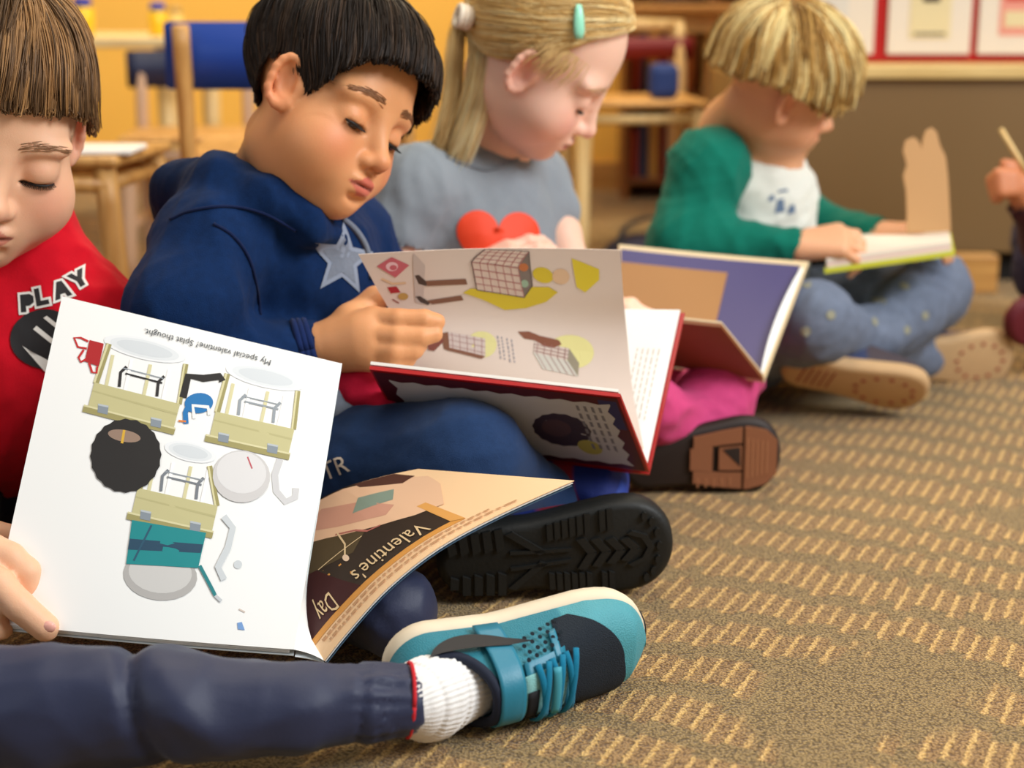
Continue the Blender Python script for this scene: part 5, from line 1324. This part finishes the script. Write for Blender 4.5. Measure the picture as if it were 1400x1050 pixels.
def text_item(c, s_, o, ex, ey):
    """o origin in uv, ex and ey = uv vectors of one em"""
    v, f = text_polys(s_); return (c, 'tri', [(o[0]+x*ex[0]+y*ey[0], o[1]+x*ex[1]+y*ey[1]) for x, y in v], f)
def ellp(cx, cy, rx, ry, a=0, n=24, jag=0):
    c, s_ = math.cos(math.radians(a)), math.sin(math.radians(a)); out = []
    for k in range(n):
        t = 2*PI*k/n; q = 1+(jag if k % 2 else 0); x, y = rx*math.cos(t)*q, ry*math.sin(t)*q; out.append((cx+x*c-y*s_, cy+x*s_+y*c))
    return out
def stroke(pts, w_):
    pts = [np.array(p, float) for p in pts]; L_, R_ = [], []
    for i, p in enumerate(pts):
        d = (pts[min(i+1, len(pts)-1)]-pts[max(i-1, 0)]); d = d/(np.linalg.norm(d)+1e-9); n = np.array([-d[1], d[0]])*w_/2; L_.append(tuple(p+n)); R_.append(tuple(p-n))
    return L_+R_[::-1]

# ---- white picture book held by boy 1
k1 = thing('picture_book', P(430, 900, 1.28), 'open paperback with a large white picture page and a peach page, nearest the camera', 'book', 'open picture books')
TLp, TRp, BRp, BLp = (85, 405), (467, 497), (402, 888), (-14, 852)
a, b, c, d = P(*TLp, 1.365), P(*TRp, 1.385), P(*BRp, 1.262), P(*BLp, 1.266)
pg1 = bil(a, b, c, d, .006, -FW)
M_GLOSS = mat('page_gloss', (246, 247, 246), .30, 0, coat=.2)
patch_solid('page', pg1, 14, 10, .0006, M_GLOSS, k1)
for i, (o_, e) in enumerate(((-.0016, .004), (-.0028, .007), (-.0040, .010))): patch_solid('page', pg1, 12, 4, .0005, M_PAPER, k1, off=o_, u=(.0, .985), v=(0, 1+e*.6))
patch_solid('cover', pg1, 12, 4, .0012, mat('cover_grey', (196, 204, 206), .3), k1, off=-.0058, u=(-.004, 1.0), v=(-.0, 1.012))
S0, S1 = P(443, 903, 1.258), P(335, 755, 1.40)
gut = lambda u, v: (b*(1-v)+c*v)*(1-u)+(S1*(1-v)+S0*v)*u + FW*(.006*math.sin(PI*u))
patch_solid('gutter_page', gut, 6, 8, .0005, M_GLOSS, k1)
gu2 = lambda u, v: (b*(1-v)+(c-UP*.0065)*v+FW*.005)*(1-u)+(S1*(1-v)+(S0-UP*.002)*v+FW*.002)*u + FW*(.003*math.sin(PI*u))
patch_solid('gutter_cover', gu2, 6, 8, .001, MC['cover_grey'], k1)
near = [P(443, 903, 1.258), P(476, 862, 1.262), P(530, 803, 1.268), P(600, 748, 1.278), P(685, 702, 1.29), P(785, 657, 1.30)]
far = [P(335, 755, 1.40), P(372, 718, 1.405), P(420, 692, 1.405), P(468, 668, 1.40), P(520, 652, 1.395), P(572, 641, 1.385)]
nr_, fr_ = spline(near, 61), spline(far, 61)
def ip(A, u): x = min(max(u, 0), 1)*60; i = min(int(x), 59); return A[i]+(A[i+1]-A[i])*(x-i)
pg2 = lambda u, v: ip(nr_, u)*(1-v)+ip(fr_, u)*v
M_PEACH = mat('page_peach', (246, 206, 160), .4, 0, coat=.1)
patch_solid('page', pg2, 30, 10, .0006, M_PEACH, k1, toward=1); patch_solid('page', pg2, 30, 8, .0008, M_PAPER, k1, off=-.0014, u=(0, .992), toward=1)
patch_solid('cover', pg2, 30, 8, .0010, mat('cover_blue', (70, 96, 120), .4), k1, off=-.0034, u=(0, .985), toward=1)
# artwork of the white page: pixel of the photograph -> uv of the page
def inv_bil(x, y):
    u, v = .5, .5
    for _ in range(12):
        f_ = lambda u, v: np.array(((TLp[0]*(1-u)+TRp[0]*u)*(1-v)+(BLp[0]*(1-u)+BRp[0]*u)*v-x, (TLp[1]*(1-u)+TRp[1]*u)*(1-v)+(BLp[1]*(1-u)+BRp[1]*u)*v-y))
        r = f_(u, v); J = np.array([(f_(u+1e-4, v)-r)/1e-4, (f_(u, v+1e-4)-r)/1e-4]).T; du = np.linalg.solve(J, -r); u += du[0]; v += du[1]
    return (float(u), float(v))
def Z(pts): return [inv_bil(x/1.944, 380+y/1.944) for x, y in pts]
OLV, OLD, OLL, GRY, BLK, WHT = (196, 190, 142), (160, 152, 100), (216, 210, 166), (150, 158, 166), (44, 42, 44), (250, 250, 250)
it = []
for cx, cy, rx, ry in ((385, 195, 112, 30), (705, 270, 108, 30), (505, 478, 70, 26)):
    for k, cc in enumerate(((236, 239, 242), (224, 229, 233), (212, 218, 223))): it.append((cc, Z(ellp(cx, cy, rx*(1-.16*k), ry*(1-.2*k), 13))))
def bench(pl, pr, ql, qr, legs):
    # pl, pr: tops of the end posts; ql, qr: board ends
    (x0, y0), (x1, y1) = ql, qr; dx, dy = x1-x0, y1-y0; n = (-dy*.30, dx*.30)
    for k in range(4):
        t = .14+.22*k; it.append((WHT if k % 2 else OLL, Z(stroke([(x0+dx*t+18, y0+dy*t-85), (x0+dx*t, y0+dy*t)], 9))))
    for t in (.30, .74): it.append((legs, Z(stroke([(x0+dx*t+18, y0+dy*t-62), (x0+dx*t+2, y0+dy*t-46), (x0+dx*t-2, y0+dy*t-6)], 8))))
    it.append((legs, Z(stroke([(x0+dx*.32+10, y0+dy*.32-44), (x0+dx*.76+8, y0+dy*.76-44)], 5))))
    it.append((GRY, Z(stroke([(x0+dx*.30+8, y0+dy*.3-58), (x0+dx*.78+6, y0+dy*.78-58)], 3))))
    it.append((OLD, Z(stroke([pl, (x0+4, y0+4)], 15)))); it.append((OLL, Z(stroke([(pl[0]-3, pl[1]), (x0, y0)], 6))))
    it.append((OLD, Z(stroke([pr, (x1-2, y1)], 14)))); it.append((OLL, Z(stroke([(pr[0]-3, pr[1]), (x1-6, y1)], 5))))
    u_ = (-dy/math.hypot(dx, dy), dx/math.hypot(dx, dy)); h_ = 66
    it.append((OLV, Z([(x0, y0), (x1, y1), (x1+u_[0]*h_, y1+u_[1]*h_), (x0+u_[0]*h_, y0+u_[1]*h_)])))
    it.append(((184, 178, 130), Z([(x0+u_[0]*22, y0+u_[1]*22), (x1+u_[0]*26, y1+u_[1]*26), (x1+u_[0]*32, y1+u_[1]*32), (x0+u_[0]*26, y0+u_[1]*26)])))
    e = .05
    it.append((OLD, Z([(x0-dx*e+u_[0]*h_, y0-dy*e+u_[1]*h_), (x1+dx*e*.4+u_[0]*h_, y1+dy*e*.4+u_[1]*h_), (x1+dx*e*.4+u_[0]*(h_+20), y1+dy*e*.4+u_[1]*(h_+20)), (x0-dx*e+u_[0]*(h_+20), y0-dy*e+u_[1]*(h_+20))])))
    it.append((OLL, Z([(x0-dx*e+u_[0]*h_, y0-dy*e+u_[1]*h_), (x1+dx*e*.4+u_[0]*h_, y1+dy*e*.4+u_[1]*h_), (x1+dx*e*.4+u_[0]*(h_+5), y1+dy*e*.4+u_[1]*(h_+5)), (x0-dx*e+u_[0]*(h_+5), y0-dy*e+u_[1]*(h_+5))])))
    for t in (.18, .80):
        c_ = (x0+dx*t+u_[0]*(h_-2), y0+dy*t+u_[1]*(h_-2)); it.append(((136, 146, 156), Z([(c_[0]-15, c_[1]-14), (c_[0]+13, c_[1]-8), (c_[0]+10, c_[1]+16), (c_[0]-17, c_[1]+10)])))
        it.append(((184, 192, 198), Z([(c_[0]-15, c_[1]-14), (c_[0]+13, c_[1]-8), (c_[0]+12, c_[1]-3), (c_[0]-16, c_[1]-9)])))
bench((290, 182), (494, 236), (250, 290), (478, 348), BLK)
bench((604, 262), (790, 308), (572, 368), (780, 416), GRY)
bench((412, 462), (556, 516), (366, 574), (578, 622), (120, 126, 134))
# plain stand-ins for the drawn figures
it.append(((40, 38, 38), Z(ellp(334, 488, 92, 96, 8, 40, .035)))); it.append(((150, 126, 110), Z(ellp(330, 436, 44, 16, 10)))); it.append(((214, 170, 60), Z(stroke([(330, 420), (324, 456)], 7))))
it.append(((40, 38, 38), Z(stroke([(486, 330), (500, 270), (540, 276), (584, 270), (590, 284)], 20))))
it.append(((36, 118, 182), Z(ellp(528, 345, 38, 28, -8)))); it.append(((36, 118, 182), Z(stroke([(504, 345), (492, 372), (494, 402)], 14)))); it.append(((240, 240, 240), Z(stroke([(516, 388), (512, 352), (552, 356), (556, 378)], 10)))); it.append(((224, 130, 60), Z(stroke([(474, 394), (494, 396)], 5))))
it.append(((206, 204, 204), Z(ellp(640, 544, 76, 70, 10)))); it.append(((222, 221, 222), Z(ellp(640, 534, 66, 56, 10)))); it.append(((192, 90, 100), Z(stroke([(656, 492), (668, 524)], 4))))
it.append(((208, 208, 210), Z(stroke([(742, 498), (728, 540), (732, 584), (756, 612), (782, 600), (784, 576)], 18))))
it.append(((180, 178, 176), Z(ellp(428, 800, 98, 62, 6)))); it.append(((206, 205, 203), Z(ellp(428, 792, 84, 52, 6))))
it.append(((30, 138, 142), Z([(352, 658), (548, 692), (528, 782), (338, 770)]))); it.append(((40, 74, 98), Z([(346, 706), (540, 722), (534, 744), (342, 734)]))); it.append(((44, 86, 110), Z(stroke([(404, 672), (358, 762)], 5))))
it.append(((40, 130, 136), Z(stroke([(532, 776), (560, 826), (574, 852)], 9)))); it.append(((200, 205, 210), Z(stroke([(574, 852), (590, 866)], 8))))
it.append(((206, 212, 216), Z(stroke([(594, 650), (618, 680), (606, 730), (580, 780), (596, 812)], 17)))); it.append(((206, 212, 216), Z(ellp(632, 774, 11, 11))))
it.append(((120, 160, 214), Z([(632, 920), (644, 918), (652, 938), (634, 936)]))); it.append(((214, 200, 190), Z(stroke([(636, 886), (652, 894)], 4))))
it.append(((176, 36, 40), Z([(238, 172), (276, 182), (262, 246), (224, 232)])))
for q in ([(234, 176), (214, 166), (196, 166), (206, 192), (230, 196)], [(222, 200), (208, 222), (214, 234), (228, 226)], [(236, 236), (244, 262), (256, 264), (258, 246)]): it.append(((196, 44, 46), Z(stroke(q, 6))))
illus = print_on('printed_picture', pg1, it, k1, off=.0004, each=.00006)
def ztext(s_, p0, p1, em, c):
    """text running from photo-zoom point p0 to p1"""
    v, f = text_polys(s_); wd = max(x for x, y in v); dx, dy = (p1[0]-p0[0])/wd, (p1[1]-p0[1])/wd; l = math.hypot(dx, dy); nx, ny = dy/l*em, -dx/l*em
    return (c, 'tri', Z([(p0[0]+x*dx+y*nx, p0[1]+x*dy+y*ny) for x, y in v]), f)
print_on('printed_text', pg1, [ztext('My special valentine? Splat thought.', (722, 222), (386, 138), 24, (70, 76, 84))], k1, off=.0008)
# artwork of the peach page
DKB, CHK = (52, 38, 26), (226, 196, 150)
it = [((216, 150, 70), [(0, .115), (.735, .115), (.735, .46), (0, .46)]), (DKB, [(0, .155), (.70, .155), (.70, 1), (0, 1)]), ((62, 18, 16), [(0, .155), (.34, .155), (.20, .62), (0, .78)]), ((84, 68, 42), [(.16, .52), (.40, .40), (.55, .55), (.40, .78), (.16, .80)]),
      ((232, 188, 152), [(.0, .80), (.28, .70), (.36, .64), (.55, .46), (.66, .38), (.76, .36), (.86, .62), (.90, .80), (.82, .92), (.60, .985), (.0, .99)]), ((208, 152, 128), [(.30, .80), (.44, .66), (.60, .52), (.66, .58), (.60, .76), (.44, .90)]),
      ((86, 52, 40), [(.66, .93), (.80, .80), (.88, .86), (.86, .985), (.66, .99)]), ((134, 150, 134), [(.52, .70), (.68, .64), (.74, .76), (.60, .82)]), ((44, 58, 70), [(.02, .985), (.18, .90), (.40, .88), (.44, .96), (.2, .995)]), ((178, 104, 92), stroke([(.40, .62), (.47, .55), (.50, .48), (.55, .46)], .012))]
it.append(((222, 160, 84), [(.70, .155), (.735, .115), (.735, .46), (.70, .46)]))
it.append((CHK, stroke([(.41, .62), (.40, .50), (.36, .40)], .008)))
it.append(((232, 200, 170), ellp(.365, .40, .012, .03)))
it.append((CHK, stroke([(.25, .47), (.47, .47)], .006)))
print_on('printed_picture', pg2, it, k1, off=.0004, toward=1, grid=.06, each=.00006)
def vtext(s_, u0, v0, su, sv, c, fnt=None): return text_item(c, s_, (u0, v0), (-su, 0), (0, -sv))
it = [vtext("Valentine's", .640, .28, .070, .16, CHK), vtext('Day', .235, .29, .066, .20, CHK)]
r = random.Random(4)
for row, (v0, ue, us) in enumerate(((.082, .80, .10), (.046, .86, .12))):
    u = ue
    while u > us:
        w_ = r.uniform(.012, .034); it.append(((196, 150, 108), [(u, v0), (u, v0+.014), (u-w_, v0+.014), (u-w_, v0)])); u -= w_+.008
print_on('printed_text', pg2, it, k1, off=.0011, toward=1, grid=.06, each=.0)

# ---- red hardcover held by boy 2
k2 = thing('picture_book', P(720, 620, 1.44), 'red hardcover with a yellow and brown illustrated page raised, before the navy hoodie', 'book', 'open picture books')
A2, B2 = P(888, 646, 1.53), P(560, 606, 1.57); C0, C1 = P(505, 505, 1.40), P(848, 543, 1.40)
M_REDC = mat('cover_red', (176, 22, 24), .4, coat=.2)
fc = bil(C0, C1, A2, B2)
patch_solid('front_board', fc, 8, 6, .0034, M_REDC, k2, off=0)
patch_solid('page_block', bil(C0+FW*.0035+UP*.001, C1+FW*.0035+UP*.001, A2+FW*.002, B2+FW*.002), 6, 4, .0030, M_PAPER2, k2, off=-.0036, u=(.0, .992), v=(.0, .98))
it = []
sc = []
for k in range(19): sc.append((.06+.885*k/18, .10+(.022 if k % 2 else 0)))
for k in range(11): sc.append((.945-(.02 if k % 2 else 0), .12+.80*k/10))
for k in range(19): sc.append((.945-.885*k/18, .93-(.02 if k % 2 else 0)))
for k in range(11): sc.append((.06+(.02 if k % 2 else 0), .92-.80*k/10))
it.append(((80, 22, 30), [(.01, .02), (.985, .02), (.985, .98), (.01, .98)])); it.append(((48, 46, 96), [(.90, .06), (.975, .06), (.975, .42), (.90, .42)])); it.append(((196, 196, 202), sc))
it.append(((58, 46, 62), ellp(.70, .52, .115, .22, 8, 30, .05))); it.append(((84, 62, 70), ellp(.68, .50, .06, .12, 8, 20))); it.append(((186, 180, 90), ellp(.79, .72, .05, .10, 0, 16)))
for k in range(4):
    for q in range(6): it.append(((130, 130, 140), [(.80+.03*k, .16+.1*q), (.812+.03*k, .16+.1*q), (.812+.03*k, .225+.1*q+.01*((q+k) % 3)), (.80+.03*k, .225+.1*q)]))
print_on('printed_picture', fc, it, k2, off=.0005)
# far board with its white page
D1, D0 = P(936, 425, 1.61), P(600, 416, 1.66)
fb2 = bil(D0, D1, A2+FW*.004, B2+FW*.004)
patch_solid('back_board', fb2, 6, 6, .0036, M_REDC, k2, off=-.004)
pw = bil(D0+UP*-.002, D1-RT*.0045+UP*.001, A2-RT*.003+FW*.002+UP*.004, B2)
patch_solid('page', pw, 8, 8, .003, M_PAPER, k2, off=0)
it = []
for k in range(5):
    q = .26
    while q < .70: l = r.uniform(.02, .05); it.append(((206, 196, 186), [(.86+.022*k, q), (.865+.022*k, q), (.865+.022*k, q+l), (.86+.022*k, q+l)])); q += l+.012
print_on('printed_text', pw, it, k2, off=.0004)
# raised leaf, curved, with the crease between its two pictures
LR = spline([P(848, 342, 1.49), P(852, 400, 1.520), P(857, 455, 1.548), P(866, 540, 1.555), P(886, 640, 1.536)], 41); LL = spline([P(490, 348, 1.44), P(514, 392, 1.465), P(538, 438, 1.490), P(548, 500, 1.510), P(560, 600, 1.57)], 41)
def leaf(u, v):
    x = min(max(v, 0), 1)*40; i = min(int(x), 39); f_ = x-i; a_ = LL[i]+(LL[i+1]-LL[i])*f_; b_ = LR[i]+(LR[i+1]-LR[i])*f_
    return a_*(1-u)+b_*u+UP*.0035*math.sin(PI*u)*(1-v)+FW*(.006*math.sin(PI*u)*(1-abs(2*v-1)))
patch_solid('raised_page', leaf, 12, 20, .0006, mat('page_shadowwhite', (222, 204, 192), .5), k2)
LFP = ((490, 348), (848, 342), (857, 455), (538, 438))
def LZ(pts):
    """zoom pixels of the photograph -> uv of the raised page (upper half v 0-.5)"""
    out = []
    for X, Y in pts:
        x, y = 400+X/2.5, 320+Y/2.5
        v = .5*(y-344)/(448-344); v = v if v < .5 else .5+.25*(y-448)/(85)
        lx = np.interp(v, [0, .25, .5, .75], [490, 514, 538, 548]); rx = np.interp(v, [0, .25, .5, .75], [848, 852, 857, 866]); out.append(((x-lx)/(rx-lx), v))
    return out
YEL, BRN, TAN_ = (214, 190, 40), (128, 84, 62), (222, 186, 150)
it = [((196, 180, 172), LZ([(410, 70), (450, 120), (440, 260), (414, 250)])),
      ((196, 96, 108), LZ([(290, 118), (338, 84), (398, 118), (350, 158)])), ((232, 190, 196), LZ(ellp(340, 120, 20, 16))), ((196, 96, 108), LZ(ellp(344, 124, 12, 9))),
      ((170, 40, 50), LZ([(322, 192), (352, 188), (366, 212), (334, 216)])), ((190, 150, 80), LZ(ellp(374, 228, 17, 14))), (TAN_, LZ(stroke([(304, 160), (340, 178), (384, 176)], 7))), ((150, 60, 50), LZ(stroke([(338, 240), (360, 256)], 4))),
      ((70, 52, 46), LZ([(414, 152), (428, 150), (456, 176), (452, 188), (426, 180)])), ((70, 52, 46), LZ([(414, 228), (430, 226), (464, 252), (456, 262), (430, 250)])),
      (BRN, LZ([(450, 170), (585, 164), (590, 182), (455, 188)])), (BRN, LZ([(452, 244), (568, 222), (576, 240), (470, 258)])),
      (YEL, LZ([(574, 212), (640, 236), (716, 272), (790, 262), (860, 236), (900, 200), (870, 184), (780, 186), (690, 200), (600, 196)])), (YEL, LZ(ellp(850, 150, 36, 22, 10))), (TAN_, LZ(ellp(912, 152, 30, 22))), ((222, 200, 50), LZ([(950, 98), (1046, 128), (1046, 156), (996, 196), (966, 180)])),
      ((226, 206, 192), LZ([(650, 60), (802, 74), (764, 128), (608, 112)])), ((214, 192, 178), LZ([(608, 112), (764, 132), (784, 224), (622, 200)])), ((126, 112, 104), LZ([(764, 130), (802, 76), (812, 180), (784, 222)])), ((190, 110, 60), LZ(ellp(784, 128, 16, 12))), ((150, 176, 150), LZ(ellp(786, 176, 13, 12)))]
for k in range(7): t_ = k/6; it.append(((178, 106, 106), LZ(stroke([(650-42*0+152*t_, 60+14*t_), (608+156*t_, 112+18*t_), (622+162*t_, 200+24*t_)], 2.2))))
for k in range(5): t_ = k/4; it.append(((178, 106, 106), LZ(stroke([(608+14*t_, 112+88*t_), (764+20*t_, 130+92*t_)], 2.2))))
for k in range(3): t_ = (k+1)/4; it.append(((178, 106, 106), LZ(stroke([(650-42*t_, 60+52*t_), (802-38*t_, 74+54*t_)], 2))))
it.append(((60, 50, 46), LZ(stroke([(650, 60), (802, 74), (812, 180), (784, 222), (622, 200), (606, 112), (650, 60)], 2.5))))
# lower pictures: two checked boxes in a yellow glow, plain brown shapes
it += [((222, 214, 150), LZ(ellp(640, 412, 50, 56, 0, 24))), ((206, 190, 184), LZ([(524, 368), (650, 388), (652, 462), (530, 442)])), ((130, 86, 66), LZ([(530, 440), (652, 462), (640, 474), (520, 452)])), (BRN, LZ([(500, 376), (524, 368), (530, 452), (512, 448)])), ((128, 70, 60), LZ([(448, 370), (470, 366), (486, 400), (510, 404), (508, 418), (480, 416), (470, 440), (480, 460), (460, 458), (452, 420)])),
       ((226, 218, 150), LZ(ellp(950, 408, 78, 62, 0, 24))), ((212, 196, 186), LZ([(820, 384), (940, 400), (936, 446), (816, 430)])), ((204, 200, 190), LZ([(816, 430), (936, 446), (972, 496), (850, 486)])), ((150, 140, 120), LZ([(940, 400), (976, 450), (972, 496), (936, 446)])),
       ((134, 82, 62), LZ([(762, 348), (800, 344), (840, 360), (900, 370), (920, 384), (890, 402), (850, 398), (820, 380), (784, 376)]))]
for k in range(5): t_ = (k+.5)/5; it.append(((160, 110, 104), LZ(stroke([(524+126*t_, 368+20*t_), (530+122*t_, 442+20*t_)], 2)))); it.append(((160, 110, 104), LZ(stroke([(820+120*t_, 384+16*t_), (816+120*t_, 430+16*t_), (850+122*t_, 486+10*t_)], 2))))
for k in range(3): t_ = (k+.5)/3; it.append(((160, 110, 104), LZ(stroke([(524+6*t_, 368+74*t_), (650+2*t_, 388+74*t_)], 2)))); it.append(((160, 110, 104), LZ(stroke([(818, 388+40*t_), (938, 404+40*t_)], 2))))
for x0_, y0_ in ((690, 372), (704, 376), (722, 380), (738, 384)):
    q = 0
    while q < 84: l = r.uniform(7, 16); it.append(((150, 146, 156), LZ([(x0_+q*.14, y0_+q), (x0_+4+q*.14, y0_+q), (x0_+4+(q+l)*.14, y0_+q+l), (x0_+(q+l)*.14, y0_+q+l)]))); q += l+5
print_on('printed_picture', leaf, it, k2, off=.0004, grid=.06, each=.00006)
# ---- purple book of the girl
k3 = thing('picture_book', P(1000, 520, 1.78), 'open book with purple inside cover and tan panel beside the green-sleeved child', 'book', 'open picture books')
A3, B3 = P(1044, 520, 1.82), P(850, 492, 1.86); D1, D0 = P(1106, 358, 1.96), P(846, 334, 1.96)
M_CREAM = mat('cover_cream', (222, 200, 160), .6); M_PURP = mat('endpaper_purple', (72, 66, 112), .5, var=.05, vscale=8); M_BRC = mat('cover_brown', (136, 82, 46), .55, var=.06, vscale=8)
fb3 = bil(D0, D1, A3, B3, .012, FW)
patch_solid('back_board', fb3, 8, 6, .004, M_CREAM, k3)
patch_solid('endpaper', fb3, 8, 6, .0008, M_PURP, k3, off=.0012, u=(.01, .965), v=(.045, .97))
patch_solid('tan_panel', fb3, 6, 4, .0008, mat('panel_tan', (160, 114, 66), .55, var=.05, vscale=10), k3, off=.0030, u=(-.02, .60), v=(.17, .84))
cv = lambda u, v: (D1*(1-v)+A3*v)-RT*(.005+.010*u*math.sin(PI*min(1, v*.98+.02))**.7)-FW*.006*(1-u)-FW*.010*u
patch_solid('loose_page', cv, 4, 14, .0006, M_PAPER, k3, v=(.06, .96))
fc3 = bil(P(800, 428, 1.72), P(986, 447, 1.72), A3, B3)
patch_solid('front_board', fc3, 6, 4, .004, M_BRC, k3); patch_solid('page_block', fc3, 6, 4, .002, M_CREAM, k3, off=-.0045, v=(0, .98))
# ---- board book on boy 4's knees, one die-cut page standing
k4 = thing('board_book', P(1215, 345, 2.1), 'thick board book with lime cover and one standing tan page on the knee', 'book')
NL, NR_, FR, FL = P(1128, 354, 2.03), P(1303, 330, 2.06), P(1298, 306, 2.22), P(1136, 326, 2.18)
top = bil(FL, FR, NR_, NL)
for k in range(4): patch_solid('board_page', top, 4, 4, .0028, mat('board_white', (226, 214, 200), .6) if k != 2 else mat('board_pink', (220, 180, 176), .6), k4, off=-.0031*k, u=(.01, .985), v=(0, .98), toward=-1)
patch_solid('cover', top, 4, 4, .006, mat('cover_lime', (190, 190, 50), .5), k4, off=-.0125, u=(-.01, 1.01), v=(-.01, 1.01), toward=-1)
px = [(1240, 318), (1240, 290), (1239, 262), (1235, 240), (1240, 226), (1235, 206), (1238, 192), (1249, 187), (1257, 194), (1260, 204), (1262, 190), (1266, 178), (1274, 174), (1281, 181), (1285, 198), (1293, 214), (1296, 240), (1298, 275), (1300, 316)]
bm = bmesh.new(); A_ = [P(x, y, 2.14) for x, y in px]; dn = FW*.003
va = [bm.verts.new(tuple(q)) for q in A_]; vb = [bm.verts.new(tuple(q+dn)) for q in A_]
bm.faces.new(va); bm.faces.new(vb[::-1])
for i in range(len(px)): bm.faces.new((va[i], vb[i], vb[(i+1) % len(px)], va[(i+1) % len(px)]))
bm_obj('standing_page', bm, mat('board_tan', (186, 142, 92), .6), k4)
